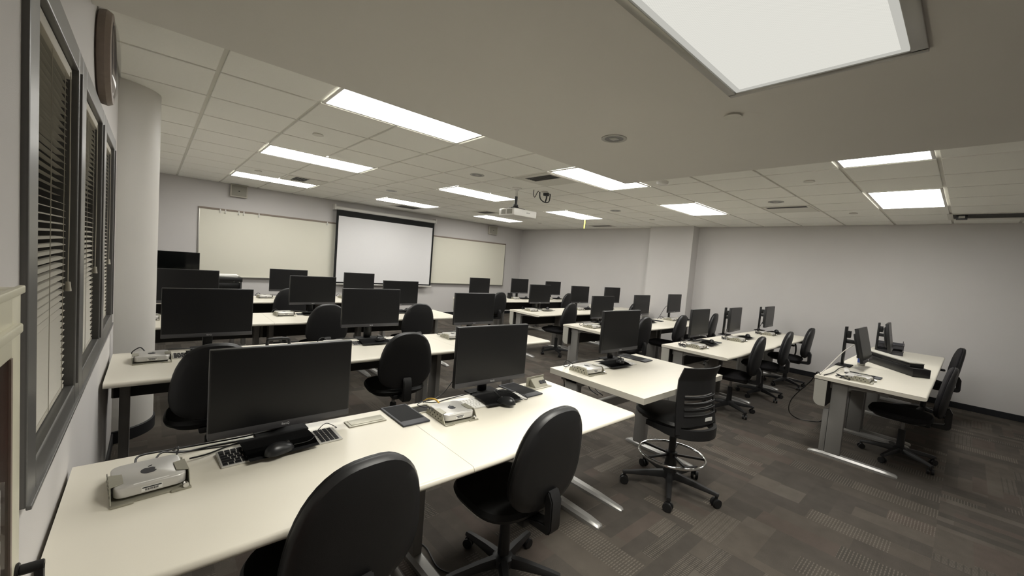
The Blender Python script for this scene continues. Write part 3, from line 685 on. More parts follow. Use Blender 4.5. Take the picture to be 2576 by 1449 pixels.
chairs = [
 (CH, 0.465, 1.455, 0.10, 'black task chair nearest the camera, at the left desk of the front row'),
 (CH, 1.32, 1.43, 0.04, 'black task chair at the right desk of the nearest window-side row'),
 (CH, 0.30, 3.20, 0.0, 'black task chair mostly hidden behind the nearest big monitor'),
 (CH, 1.56, 3.19, -0.1, 'black task chair at the middle desk of the second window-side row'),
 (CH, 2.60, 4.95, -0.05, 'black task chair at the right desk of the third window-side row'),
 (CH, 1.48, 4.94, -0.05, 'black task chair at the middle desk of the third window-side row'),
 (CH, 1.50, 6.72, 0.0, 'black task chair in the farthest window-side row, in front of the whiteboard'),
 (CH, 5.35, 6.66, 0.1, 'black task chair at the left desk of the farthest right-hand row'),
 (CHG, 5.42, 4.80, 0.12, 'charcoal task chair at the left desk of the fourth right-hand row'),
 (CHG, 7.50, 6.70, 0.1, 'charcoal task chair at the right desk of the farthest right-hand row'),
 (CHG, 5.25, 3.30, 0.05, 'charcoal task chair behind the monitor of the lone aisle desk'),
 (CHG, 6.36, 3.28, 0.1, 'charcoal task chair at the middle desk of the third right-hand row'),
 (CHG, 7.45, 4.84, 0.1, 'charcoal task chair at the right desk of the fourth right-hand row'),
 (CHG, 7.60, 3.30, 0.15, 'charcoal task chair at the right desk of the third right-hand row'),
 (CHG, 5.20, 1.83, 0.10, 'charcoal task chair at the left desk of the second right-hand row'),
 (CHG, 6.30, 1.80, 0.10, 'charcoal task chair at the middle desk of the second right-hand row'),
 (CHA, 7.42, 1.82, 0.05, 'charcoal armchair on casters at the right desk of the second right-hand row'),
 (CHG, 5.30, 0.30, 0.0, 'charcoal task chair at the left desk of the nearest right-hand row'),
 (CHA, 7.55, 0.27, 0.10, 'charcoal armchair on casters at the right end of the nearest right-hand row')]
for p, x, y, a, l in chairs:
    for x0, fy, n_ in ROWS.values():            # the back cushion stops just short of the desk edge
        if 0.1 < y-fy < 0.3 and x0-0.3 < x < x0+n_*UW+0.3: y = min(y, fy+0.172)
    p.put((x, y, 0), a, l, G)
# drafting stool
t = thing('drafting_stool', 'black slotted-back drafting stool with chrome foot ring', 'stool', (2.87, 1.33, 0), -0.21)
mx = Matrix(((1, 0, 0, 0), (0, 0, 1, 0.02), (0, 1, 0, 0.575), (0, 0, 0, 1)))
b = B(); b.rings(pad_rings(0.235, 0.235, [(0.3, 0.006), (0.8, 0.004), (0.95, -0.006), (1.0, -0.025), (0.96, -0.045), (0.88, -0.05)], n=3.2, narrow=0.05)); b.tf(mx)
bmesh.ops.recalc_face_normals(b.bm, faces=b.bm.faces); b.go('seat', 'vinyl', t)
b = B(); b.box(-0.17, 0.17, -0.14, 0.16, 0.50, 0.53, 0.01); b.box(-0.06, 0.06, -0.08, 0.08, 0.47, 0.50, 0.01); b.go('seat_pan', 'blk', t)
def backpt(u, v):   # u -1..1 across, v 0..1 up
    z = 0.50+0.45*v; wd = 0.215-0.02*v
    x = u*wd; y = -0.228 + 0.03*v + 0.05*(u*u) - 0.16*max(0, v-0.8) + 0.012*math.sin(v*PI)
    return x, y, z
slots = [0.30, 0.39, 0.48, 0.57]
bm_ = bmesh.new(); NU, NV = 24, 50; V = {}
def inslot(u, v):
    return (any(abs(v-s_) < 0.016 for s_ in slots) and abs(u) < 0.78) or (0.04 < v < 0.12 and abs(u) < 0.8)
for i in range(NU+1):
    for j in range(NV+1):
        u, v = -1+2*i/NU, j/NV
        V[i, j] = bm_.verts.new(backpt(u, v))
for i in range(NU):
    for j in range(NV):
        if not inslot(-1+2*(i+0.5)/NU, (j+0.5)/NV): bm_.faces.new((V[i, j], V[i+1, j], V[i+1, j+1], V[i, j+1]))
bmesh.ops.delete(bm_, geom=[v for v in bm_.verts if not v.link_faces], context='VERTS')
bmesh.ops.solidify(bm_, geom=bm_.faces[:], thickness=0.010)
b = B(); b.add(bm_); b.go('backrest', 'blk', t)
b = B()
for s_ in slots: b.tube([(backpt(u, s_-0.022)[0], backpt(u, s_-0.022)[1]-0.008, backpt(u, s_-0.022)[2]) for u in [-0.78+1.56*k/8 for k in range(9)]], 0.004, 6, sub=2)
b.go('slot_ridge', 'blk', t)
b = B(); R = []
for k in range(17):
    a = PI + PI*k/16; x = 0.222*math.cos(a); y = -0.06+0.205*math.sin(a) if True else 0; hh = 0.018+0.018*abs(math.sin(a))**0.7
    nx, ny = math.cos(a), math.sin(a)
    R.append([(x-nx*0.011, y-ny*0.011, 0.505-hh), (x+nx*0.011, y+ny*0.011, 0.505-hh), (x+nx*0.011, y+ny*0.011, 0.505+hh), (x-nx*0.011, y-ny*0.011, 0.505+hh)])
R = [[(p[0], 0.06, p[2]) for p in R[0]]] + R + [[(p[0], 0.06, p[2]) for p in R[-1]]]
b.rings(R); b.go('back_support', 'blk', t)
B().box(-0.035, 0.035, -0.003, 0, -0.012, 0.012).tf(TR(0.06, backpt(0.3, 0.2)[1]-0.006, 0.50+0.45*0.2)).go('asset_sticker', 'paper', t)
B().cyl((0, 0, 0.22), (0, 0, 0.47), 0.024, n=18).go('gas_column', 'blk', t)
b = B(); b.tube([(0.228*math.cos(2*PI*k/24), 0.228*math.sin(2*PI*k/24), 0.255) for k in range(24)], 0.0095, 10, close=True, sub=2); b.go('foot_ring', 'chrome', t)
b = B(); b.lathe([(0.025, 0.235), (0.04, 0.24), (0.04, 0.275), (0.025, 0.28)], 20)
for k in range(5):
    a = 2*PI*k/5+0.5; b.box(0.03, 0.226, -0.008, 0.008, 0.247, 0.262, 0.002, mx=RZ(a))
b.go('ring_spokes', 'blk', t)
b = B(); b.lathe([(0.03, 0.075), (0.05, 0.08), (0.048, 0.13), (0.034, 0.24)], 20)
SB = [1.62+0.24-0.24, 2.9, 4.05, 5.3, 0.2]
sa = [-2.46+2*PI*k/5 for k in range(5)]
for a in sa:
    R = []
    for rr, hw, z0, z1 in ((0.02, 0.026, 0.085, 0.135), (0.12, 0.022, 0.085, 0.125), (0.26, 0.017, 0.080, 0.105), (0.335, 0.014, 0.076, 0.095)):
        c, s_ = math.cos(a), math.sin(a)
        R.append([(rr*c-sx*s_, rr*s_+sx*c, z) for sx, z in ((-hw, z0), (hw, z0), (hw, (z0+z1)/2), (hw*0.6, z1), (-hw*0.6, z1), (-hw, (z0+z1)/2))])
    b.rings(R)
b.go('star_base', 'blk', t)
for k, a in enumerate(sa):
    x, y = 0.322*math.cos(a), 0.322*math.sin(a); w = 0.9*k+0.4; dx, dy = math.cos(w), math.sin(w); b = B()
    for sd in (-1, 1): b.cyl((x+dx*0.006*sd, y+dy*0.006*sd, 0.030), (x+dx*0.026*sd, y+dy*0.026*sd, 0.030), 0.030, n=18, bev=0.003)
    b.cyl((x, y, 0.03), (x, y, 0.085), 0.010, n=8); b.go('caster', 'blk', t)

# ------------------------------------------------------------------ monitors
def make_monitor(scr='screen', W_=0.535, H_=0.35, chin=0.028, zc=0.0):
    """origin on the desk at the stand; the panel's front faces -y; top at +0.455 above the desk"""
    t = thing('monitor', '', 'monitor')
    top = 0.455; z0 = top-H_
    b = B(); b.box(-W_/2, W_/2, -0.085, -0.055, z0, top, 0.003); b.box(-W_/2+0.05, W_/2-0.05, -0.056, -0.030, z0+0.05, top-0.05, 0.010); b.go('housing', 'housing', t)
    B().box(-W_/2+0.006, W_/2-0.006, -0.0862, -0.084, z0+chin, top-0.006).go('screen', scr, t, False)
    c = B().box(-W_/2, W_/2, -0.0875, -0.082, z0, z0+chin, 0.0015).go('chin_bezel', 'chin', t)
    B().add(text_bm('BenQ', 0.013, TR(0, -0.0880, z0+chin*0.5) @ Matrix.Rotation(PI/2, 4, 'X'))).go('logo', 'logo', c, False)
    b = B(); b.box(-0.03, 0.03, 0.0, 0.022, 0.008, 0.335, 0.004); b.box(-0.025, 0.025, -0.032, 0.002, 0.24, 0.30, 0.003); b.go('stand_pole', 'blk_soft', t)
    b = B(); b.box(-0.10, 0.10, -0.07, 0.06, 0.0, 0.009, 0.004, 2); b.go('stand_base', 'pad', t)
    return t
MON = Proto(make_monitor()); 
MG = 'flat black monitors on the computer desks'
def st(row, i): return '%s desk of %s' % (PN[ROWS[row][2]][i], RN[row])
mons = [ # row, idx, xc, y(panel front), ztop, yaw
 ('A1', 0, 0.435, 1.87, 1.131, 0.03), ('A1', 1, 1.555, 1.86, 1.168, -0.01),
 ('A2', 0, 0.32, 3.63, 1.192, 0), ('A2', 1, 1.53, 3.63, 1.212, -0.03), ('A2', 2, 2.71, 3.63, 1.186, -0.02),
 ('A3', 0, 0.28, 5.37, 1.219, -0.03), ('A3', 1, 1.50, 5.37, 1.194, 0.03), ('A3', 2, 2.67, 5.37, 1.174, 0),
 ('A4', 1, 1.63, 7.15, 1.172, -0.02), ('A4', 2, 2.75, 7.15, 1.165, 0),
 ('B5', 0, 5.38, 7.10, 1.177, 0), ('B5', 1, 6.57, 7.10, 1.201, 0), ('B5', 2, 7.74, 7.10, 1.170, -0.03),
 ('B4', 0, 5.42, 5.28, 1.198, 0), ('B4', 1, 6.59, 5.28, 1.197, -0.03), ('B4', 2, 7.72, 5.28, 1.194, -0.04),
 ('B3', 0, 5.24, 3.73, 1.161, -0.02), ('B3', 1, 6.36, 3.73, 1.183, 0.06), ('B3', 2, 7.53, 3.73, 1.209, 0.05),
 ('B2', 0, 5.28, 2.25, 1.158, 0.02), ('B2', 1, 6.46, 2.25, 1.161, 0.08), ('B2', 2, 7.90, 2.22, 1.168, 0.06),
 ('D', 0, 3.01, 1.93, 1.224, 0.0)]
def setz(r, top):
    """raise or lower panel parts on the stand"""
    dz = top - 0.455
    for c in r.children:
        if c.name.split('.')[0] in ('housing', 'screen', 'chin_bezel'): c.location.z += dz
for row, i, xc, y, zt_, yaw in mons:
    if row == 'D': base = DDH; l = 'flat black monitor on the lone aisle desk'
    else: base = DH; l = 'flat black monitor on the ' + st(row, i)
    r = MON.put((xc, y+0.085, base+0.0005), yaw, l, MG)
    r2 = zt_-base
    if row == 'B2' and i > 0:        # these two stand proud of their poles on a longer arm
        r.location.y += 0.055
        for c in r.children:
            if c.name.split('.')[0] in ('housing', 'screen', 'chin_bezel'): c.location.y -= 0.055
            if c.name.split('.')[0] == 'stand_pole': c.scale.z = 1.22
        B().box(-0.02, 0.02, -0.09, 0.0, 0.245, 0.285, 0.004).go('tilt_arm', 'blk_soft', r)
    if r is MON.root: first = (r, r2)
    else: setz(r, r2)
setz(*first)
# two monitors on the nearest right-hand row, seen from the side on their stands
for i, (x, y, yaw, l) in enumerate(((5.62, 0.835, 0.0, 'flat black monitor side-on, nearest of the two beside the long boxes'), (7.15, 0.74, 0.05, 'flat black monitor side-on, farther one beside the mesh tray'))):
    r = dup(MON.root, (x, y, DH+0.0005), yaw, l, MG)
    for c in r.children:
        n_ = c.name.split('.')[0]
        if n_ in ('housing', 'screen', 'chin_bezel'): c.location.z = (1.165-DH)-0.455; 
        if n_ == 'stand_pole': c.scale.z = 1.26
        if n_ in ('housing', 'screen', 'chin_bezel'):
            th = math.radians((-13, -9)[i]); cy_, cz_ = -0.05, 0.28
            c.rotation_euler.x = th; c.location.y += (-0.075, -0.03)[i]
            c.location.y += cy_ - (cy_*math.cos(th) - cz_*math.sin(th)); c.location.z += cz_ - (cy_*math.sin(th) + cz_*math.cos(th))
    B().box(-0.02, 0.02, -0.115, 0.0, 0.245, 0.285, 0.004).go('tilt_arm', 'blk_soft', r)
# instructor's wide glossy monitor at the front left
t = make_monitor('gloss', 0.60, 0.38, 0.02); t.location = (0.28, 8.43, 0.862); t['label'] = 'glossy black monitor at the front left, tallest of its column'; t['group'] = MG

# ------------------------------------------------------------------ small computers in brackets
def apple():
    P = []
    for k in range(40):
        a = 2*PI*k/40; r = 1.0 - 0.16*math.exp(-((a-PI/2)/0.28)**2) - 0.10*math.exp(-((a-3*PI/2)/0.22)**2)
        x, y = r*math.cos(a)*0.92, r*math.sin(a)
        d = math.hypot(x-1.12, y-0.10)
        if d < 0.45:
            k2 = 0.45/d; x, y = 1.12+(x-1.12)*k2, 0.10+(y-0.10)*k2
        P.append((x, y))
    return P
def make_mini():
    t = thing('mini_computer', '', 'computer')
    s = 0.0985; N = 6; cr = 0.030
    def rr(hs, z, crn=cr):
        pts = []
        for cx, cy, a0 in ((hs-crn, hs-crn, 0), (-hs+crn, hs-crn, PI/2), (-hs+crn, -hs+crn, PI), (hs-crn, -hs+crn, 3*PI/2)):
            for k in range(N+1):
                a = a0+PI/2*k/N; pts.append((cx+crn*math.cos(a), cy+crn*math.sin(a), z))
        return pts
    b = B(); b.rings([rr(s-0.006, 0.012), rr(s, 0.015), rr(s, 0.044), rr(s-0.0015, 0.0475), rr(s-0.004, 0.049)]); c = b.go('case', 'alu', t)
    b = B(); b.prism([(x*0.025, y*0.025) for x, y in apple()], 0.0492, 0.0497); b.prism([(0.0, 0.028), (0.004, 0.038), (0.014, 0.042), (0.011, 0.032)], 0.0492, 0.0497); b.go('logo', 'ink', c, False)
    B().box(-0.028, 0.028, -s-0.0008, -s+0.002, 0.020, 0.036).go('barcode_label', 'paper', c, False)
    b = B(); b.box(-0.026, 0.026, -s-0.0014, -s, 0.031, 0.035)
    for k in range(14): b.box(-0.018+k*0.0026, -0.018+k*0.0026+(0.0012 if k % 3 else 0.0018), -s-0.0014, -s, 0.022, 0.029)
    b.go('barcode', 'ink', c, False)
    B().box(-0.048, 0.048, -0.0905, -0.085, 0.0492, 0.0496).go('top_label', 'paper', c, False)
    # steel security bracket: base tray, two perforated side walls with folded tabs
    b = B(); b.box(-0.108, 0.108, -0.118, 0.105, 0.0, 0.0035, 0.001); b.box(-0.108, -0.05, -0.128, -0.112, 0.0, 0.006, 0.001); b.box(0.05, 0.108, -0.128, -0.112, 0.0, 0.006, 0.001)
    for sd in (-1, 1):
        b.prism([(-0.118, 0.0), (0.105, 0.0), (0.095, 0.030), (0.03, 0.034), (0.02, 0.0515), (-0.07, 0.0515), (-0.085, 0.045)], sd*0.106-0.0012, sd*0.106+0.0012, 'x')
        b.prism([(sd*0.107, -0.078), (sd*0.107, 0.02), (sd*0.072, 0.01), (sd*0.072, -0.06)], 0.0505, 0.0525)
    b.go('security_bracket', 'bracket', t)
    for sd in (-1, 1):
        b = B()
        for k in range(5):
            for zz, o_ in ((0.016, 0), (0.034, 0.014)):
                yy = -0.07+k*0.032+o_
                b.cyl((sd*0.1070, yy, zz), (sd*0.1078, yy, zz), 0.0048, n=10)
        b.go('vent_holes', 'hole', t)
    b = B(); b.cyl((0.092, -0.126, 0.014), (0.092, -0.108, 0.014), 0.009, n=14, bev=0.001); b.go('lock', 'chrome', t)
    return t
_mini = make_mini()
for c in _mini.children_recursive: c.data.transform(Matrix.Scale(0.88, 4))
MINI = Proto(_mini); NG = 'small silver computers in steel brackets'
minis = [('A1', 0, 0.005, 1.715, 0.10), ('A1', 1, 1.175, 1.715, -0.04), ('A2', 0, 0.01, 3.47, 0.03), ('A2', 1, 1.16, 3.46, 0.0), ('A2', 2, 2.33, 3.48, -0.03),
 ('A3', 0, -0.03, 5.19, 0), ('A3', 1, 1.16, 5.25, 0.05), ('A3', 2, 2.35, 5.2, 0), ('A4', 1, 1.28, 7.02, 0), ('A4', 2, 2.47, 7.02, 0),
 ('B5', 0, 5.05, 6.95, 0), ('B5', 1, 6.30, 6.98, 0), ('B5', 2, 7.40, 6.95, 0), ('B4', 0, 5.05, 5.12, -0.05), ('B4', 1, 6.35, 5.12, 0), ('B4', 2, 7.35, 5.12, 0),
 ('B3', 0, 4.66, 3.48, 0.0), ('B3', 1, 6.02, 3.5, 0), ('B3', 2, 7.18, 3.62, 0.0), ('B2', 0, 4.80, 2.07, -0.02), ('B2', 1, 6.02, 2.06, 0), ('B2', 2, 7.38, 2.08, 0), ('C', 0, 4.86, 0.60, -0.05), ('D', 0, 2.45, 1.84, -0.05)]
for row, i, x, y, a in minis:
    base = DDH if row == 'D' else DH
    l = 'small silver computer in a steel bracket on the ' + ('lone aisle desk' if row == 'D' else st(row, i))
    MINI.put((x, y, base+0.0005), a, l, NG)

# ------------------------------------------------------------------ keyboards, pads, mice, tablets
def make_kb(keys):
    t = thing('keyboard', '', 'keyboard'); w, d = 0.43, 0.118
    b = B(); b.prism([(-d/2, 0.0), (d/2, 0.0), (d/2, 0.014), (-d/2, 0.006)], -w/2, w/2, 'x', 0.0015); b.go('body', 'alu', t)
    b = B(); sl = 0.008/d
    def key(x0, x1, r):
        y0 = -d/2+0.006+r*0.0188; y1 = y0+0.0158
        z0 = 0.006+(y0+d/2)*sl; z1 = 0.006+(y1+d/2)*sl
        bm = b.bm; lo = [bm.verts.new((x, y, z)) for x, y, z in ((x0, y0, z0), (x1, y0, z0), (x1, y1, z1), (x0, y1, z1))]
        hi = [bm.verts.new((x, y, z+0.0022)) for x, y, z in ((x0+0.001, y0+0.001, z0), (x1-0.001, y0+0.001, z0), (x1-0.001, y1-0.001, z1), (x0+0.001, y1-0.001, z1))]
        bm.faces.new(hi)
        for k in range(4): bm.faces.new((lo[k], lo[(k+1) % 4], hi[(k+1) % 4], hi[k]))
    p = 0.0188
    for r in range(6):
        x = -w/2+0.006
        if r == 0: ws = [1, 1, 1.2, 5.6, 1.2, 1, 1, 1]
        elif r == 1: ws = [2.2]+[1]*10+[2.3]
        elif r == 2: ws = [1.7]+[1]*11+[1.8]
        elif r == 3: ws = [1.4]+[1]*12+[1.1]
        elif r == 4: ws = [1]*13+[1.5]
        else: ws = [1.035]*14
        for q in ws:
            key(x, x+q*p-0.003, r); x += q*p
        x = -w/2+0.006+14.6*p
        for cc in range(3):
            if not (r == 2) and not (r == 1 and cc != 1): key(x+cc*p, x+cc*p+p-0.003, r)
        x += 3.4*p
        for cc in range(4): key(x+cc*p, x+cc*p+p-0.003, r)
    b.go('keys', keys, t, False)
    return t
def make_pad():
    t = thing('mouse_pad', '', 'mouse pad')
    b = B(); bm = b.bm; NX, NY = 16, 8; V = {}
    for i in range(NX+1):
        for j in range(NY+1):
            u, v = -1+2*i/NX, -1+2*j/NY
            x, y = 0.125*u*(1-0.02*v*v), 0.105*v*(1-0.02*u*u)
            lift = 0.012*max(0, 1-((v-0.1)/0.75)**4) if True else 0
            V[i, j] = bm.verts.new((x, y, 0.003+lift))
    for i in range(NX):
        for j in range(NY): bm.faces.new((V[i, j], V[i+1, j], V[i+1, j+1], V[i, j+1]))
    bmesh.ops.solidify(bm, geom=bm.faces[:], thickness=0.003)
    b.go('mat', 'pad', t)
    return t
def make_mouse():
    t = thing('mouse', '', 'mouse')
    b = B(); R = []
    for k in range(13):
        v = -1+2*k/12; s_ = math.sqrt(max(0.02, 1-abs(v)**2.6)); hw = 0.031*s_*(1-0.08*v); hh = 0.037*s_*(1-0.22*v-0.1*v*v)
        R.append([(hw*math.cos(a)*(1 if True else 0), 0.056*v, max(0.0, hh*math.sin(a))) for a in [PI*q/10 for q in range(11)]])
    b.rings(R); b.go('shell', 'mouse', t)
    B().cyl((-0.004, 0.030, 0.0265), (0.004, 0.030, 0.0265), 0.007, n=14).go('wheel', 'blk', t)
    return t
KBB = Proto(make_kb('key_b')); KBW = Proto(make_kb('key_w')); PAD = Proto(make_pad()); MOU = Proto(make_mouse())
def make_tablet():
    t = thing('graphics_tablet', '', 'tablet')
    B().box(-0.072, 0.072, -0.133, 0.133, 0, 0.009, 0.004, 2).go('body', 'slate', t); B().box(-0.062, 0.062, -0.085, 0.120, 0.0088, 0.0094).go('active_area', 'pad', t)
    return t
TAB = Proto(make_tablet())
kb = [('A1', 0, 0.41, 1.765, 0.05, 'b'), ('A1', 1, 1.50, 1.775, -0.06, 'w'), ('A2', 0, 0.33, 3.50, 0.0, 'b'), ('A2', 1, 1.52, 3.50, 0.0, 'b'), ('A2', 2, 2.72, 3.50, 0.0, 'b'),
 ('A3', 1, 1.50, 5.25, 0.02, 'b'), ('A3', 2, 2.67, 5.24, 0, 'w'), ('A4', 1, 1.66, 7.0, 0, 'b'), ('B5', 1, 6.6, 6.95, 0, 'b'), ('B5', 2, 7.74, 6.95, 0, 'b'), ('B4', 0, 5.42, 5.13, 0, 'w'), ('B4', 1, 6.62, 5.13, 0, 'w'),
 ('B3', 0, 5.10, 3.56, 0, 'b'), ('B3', 1, 6.30, 3.55, 0, 'w'), ('B3', 2, 7.6, 3.56, 0, 'b'), ('B2', 0, 5.20, 2.10, 0, 'w'), ('B2', 1, 6.44, 2.10, 0, 'w'), ('B2', 2, 7.75, 2.10, 0, 'b'), ('D', 0, 2.84, 1.86, -0.08, 'w')]
for row, i, x, y, a, c in kb:
    base = DDH if row == 'D' else DH; where = 'lone aisle desk' if row == 'D' else st(row, i)
    (KBB if c == 'b' else KBW).put((x, y, base+0.0005), a, ('silver keyboard with black keys on the ' if c == 'b' else 'white-keyed silver keyboard on the ') + where, 'keyboards under the monitors')
    if row in ('B4',) and i == 0:
        p = PAD.put((x-0.02, y-0.03, base+0.014), a, 'pale mouse pad over the keyboard on the ' + where, 'mouse pads laid over the keyboards')
        me = bpy.data.meshes.new_from_object(p.children[0]) if False else p.children[0].data.copy(); me.materials[0] = M['cap']; p.children[0].data = me
    else: PAD.put((x-0.02 if row != 'A1' else x-0.015+0.05*i, y+0.0 if row != 'A1' else y+0.012, base+0.014), a+(0.02 if row == 'A1' else 0), 'black mouse pad over the keyboard on the ' + where, 'mouse pads laid over the keyboards')
    dx, dy, ra = {('A1', 0): (-0.03, -0.075, -1.25), ('A1', 1): (0.02, -0.095, 0.55)}.get((row, i), (0.03, -0.03, -1.0))
    MOU.put((x+dx, y+dy, base+(0.032 if row != 'A1' else (0.0185 if i == 1 else 0.022))), ra, 'black wired mouse on the pad at the ' + where, 'black mice on the pads')
for row, i, x, y, a in (('A1', 0, 0.972, 1.832, 0.0), ('A1', 1, 1.79, 1.855, 0.05), ('D', 0, 3.26, 1.93, 0.05), ('B3', 1, 6.72, 3.66, 0.2), ('B4', 1, 6.95, 5.23, 0.2), ('B2', 0, 5.46, 2.19, 0.0), ('C', 0, 5.17, 0.61, 0.0)):
    base = DDH if row == 'D' else DH
    TAB.put((x, y, base+0.0005), a, {'A1': ('thin slate graphics tablet lying between the two nearest computers', 'thin slate graphics tablet beside the pop-up outlet')[i], 'D': 'thin slate graphics tablet on the lone aisle desk',
      'B3': 'thin dark tablet on the middle desk of the third right-hand row', 'B4': 'thin dark tablet on the middle desk of the fourth right-hand row', 'B2': 'thin dark tablet on the left desk of the second right-hand row', 'C': 'dark tablet in front of the long black box'}[row], 'thin dark graphics tablets')

# ------------------------------------------------------------------ desk fittings
t = thing('power_cover', 'closed beige cable cover set in the nearest desk', 'cable cover', (0.78, 1.853, DH))
B().box(-0.09, 0.09, -0.038, 0.038, 0, 0.006, 0.003).box(-0.078, 0.078, -0.027, 0.027, 0.005, 0.0085, 0.002).go('lid', 'bracket', t)
t = thing('grommet_frame', 'open cable slot frame half under the second nearest computer', 'cable cover', (1.07, 1.865, DH))
b = B(); b.box(-0.075, 0.075, -0.05, -0.04, 0, 0.005, 0.002); b.box(-0.075, 0.075, 0.04, 0.05, 0, 0.005, 0.002); b.box(-0.075, -0.065, -0.04, 0.04, 0, 0.005, 0.002); b.box(0.065, 0.075, -0.04, 0.04, 0, 0.005, 0.002); b.go('rim', 'bracket', t)
B().box(-0.064, 0.064, -0.039, 0.039, 0, 0.001).go('opening', 'hole', t)
t = thing('popup_outlet', 'raised pop-up data outlet near the right end of the nearest row', 'outlet', (1.965, 1.865, DH), 0.05)
b = B(); b.box(-0.085, 0.085, -0.05, 0.05, 0, 0.004, 0.002); b.go('rim', 'bracket', t)
b = B(); b.prism([(-0.035, 0.004), (0.03, 0.004), (0.018, 0.055)], -0.062, 0.062, 'x', 0.002); b.go('housing', 'bracket', t)
b = B()
for x in (0.0, 0.032): b.box(x-0.012, x+0.012, -0.003, 0, -0.012, 0.012)
b.tf(TR(0.012, -0.012, 0.030) @ Matrix.Rotation(math.radians(-44), 4, 'X')).go('data_sockets', 'ink', t)
B().box(-0.085, 0.085, 0.030, 0.034, 0.0, 0.062, 0.001, mx=None).go('lid', 'bracket', t)
t = thing('loop_handle', 'black rounded loop handle standing behind the nearest monitor', 'handle', (0.703, 3.31, DH))
b = B(); b.tube([(-0.07, 0, 0.0), (-0.07, 0, 0.105), (-0.05, 0, 0.125), (0.05, 0, 0.125), (0.07, 0, 0.105), (0.07, 0, 0.0)], 0.011, 10, sub=5); b.box(-0.10, 0.10, -0.05, 0.05, 0.0, 0.01, 0.004); b.go('loop', 'blk', t)
t = thing('small_grey_box', 'small grey box left of the black loop handle on the desk', 'box', (0.565, 3.36, DH))
B().box(-0.06, 0.06, -0.06, 0.06, 0, 0.045, 0.008).go('case', 'frame', t)
# things on the nearest right-hand row
t = thing('long_black_box', 'long black box lying along the nearest right-hand desks', 'box', (6.13, 0.515, DH), 0.63)
B().box(-0.46, 0.46, -0.075, 0.075, 0, 0.085, 0.004).go('body', 'blk_soft', t)
t = thing('long_silver_box', 'long silver-topped box stacked on the long black box', 'box', (6.16, 0.54, DH+0.0855), 0.63)
B().box(-0.43, 0.43, -0.06, 0.06, 0, 0.038, 0.003).go('body', 'blk_soft', t); B().box(-0.432, 0.432, -0.062, 0.062, 0.038, 0.048, 0.002).go('lid', 'cap', t)
def tray(x, y, z, label, a):
    t = thing('letter_tray', label, 'tray', (x, y, z), a, 'dark mesh letter trays')
    b = B(); b.box(-0.16, 0.16, -0.13, 0.13, 0, 0.004); b.box(-0.16, -0.156, -0.13, 0.13, 0, 0.05); b.box(0.156, 0.16, -0.13, 0.13, 0, 0.05); b.box(-0.16, 0.16, 0.126, 0.13, 0, 0.05); b.box(-0.16, 0.16, -0.13, -0.126, 0, 0.03); b.go('basket', 'mesh', t, False)
    b = B(); b.tube([(-0.165, -0.135, 0.052), (0.165, -0.135, 0.052), (0.165, 0.135, 0.052), (-0.165, 0.135, 0.052)], 0.004, 6, close=True, sub=1); b.go('rim_wire', 'mesh', t)
    for sx in (-1, 1):
        for sy in (-1, 1): B().tube([(sx*0.16, sy*0.13, 0.0), (sx*0.16, sy*0.13, 0.085)], 0.004, 6).go('post', 'mesh', t)
    B().box(-0.14, 0.14, -0.11, 0.11, 0.005, 0.012).go('paper_stack', 'paper', t, False)
tray(7.58, 0.66, DH, 'dark mesh letter tray, lower of the pair on the far desk', 0.1)
tray(7.58, 0.66, DH+0.0855, 'dark mesh letter tray stacked on the lower one', 0.1)
t = thing('spray_bottle', 'white and blue bottle behind the side-on monitor', 'bottle', (5.86, 0.72, DH))
B().lathe([(0.032, 0), (0.034, 0.01), (0.034, 0.09), (0.03, 0.12), (0.02, 0.13)], 24).go('body', 'cap', t); B().lathe([(0.0345, 0.03), (0.0345, 0.075)], 24).go('label_band', 'blue', t); B().lathe([(0.022, 0.13), (0.024, 0.135), (0.024, 0.165), (0.014, 0.17)], 20).go('cap', 'white', t)
t = thing('label_printer', 'small white handheld device by the dark tablet', 'device', (5.20, 0.74, DH), 0.2)
B().box(-0.09, 0.09, -0.022, 0.022, 0, 0.03, 0.012, 3).go('shell', 'white', t)

t = thing('paper_cup', 'small white cup beside the middle monitor of the fourth right-hand row', 'cup', (6.92, 5.26, DH))
B().lathe([(0.026, 0.0), (0.036, 0.085), (0.034, 0.085), (0.024, 0.004), (0.001, 0.004)], 22).go('body', 'white', t)
t = thing('desk_speaker', 'small black wedge-shaped speaker left of a monitor on the farthest right-hand row', 'speaker', (6.21, 7.02, DH))
B().prism([(-0.045, 0.0), (0.045, 0.0), (0.045, 0.13), (-0.02, 0.13)], -0.05, 0.05, 'x', 0.004).go('cabinet', 'blk_soft', t)

# ------------------------------------------------------------------ instructor corner at the front left
t = thing('instructor_cart', 'dark equipment stand with silver feet left of the screen', 'stand', (0.95, 8.25, 0))
b = B(); b.box(-0.62, 0.18, -0.25, 0.25, 0.885, 0.955, 0.004); b.go('top_shelf', 'blk_soft', t)
b = B(); b.box(-0.62, 0.18, -0.25, 0.25, 0.74, 0.75, 0.003); b.box(-0.62, 0.18, -0.25, 0.25, 0.40, 0.41, 0.003); b.box(-0.62, 0.18, -0.25, 0.25, 0.08, 0.10, 0.003); b.go('shelf', 'grey_leg', t)
for x in (-0.60, 0.16):
    for y in (-0.23, 0.23): B().box(x-0.012, x+0.012, y-0.012, y+0.012, 0.03, 0.92, 0.002).go('post', 'blk', t)
for x in (-0.28, 0.06): B().box(x-0.012, x+0.012, -0.25, -0.23, 0.88, 0.915, 0.002).go('clamp', 'silver', t)
for x in (-0.60, 0.16):
    for y in (-0.23, 0.23): B().cyl((x, y-0.012, 0.03), (x, y+0.012, 0.03), 0.03, n=14).go('caster', 'blk', t)
t = thing('media_player', 'black media box on the equipment stand shelf', 'device', (0.85, 8.2, 0.7505))
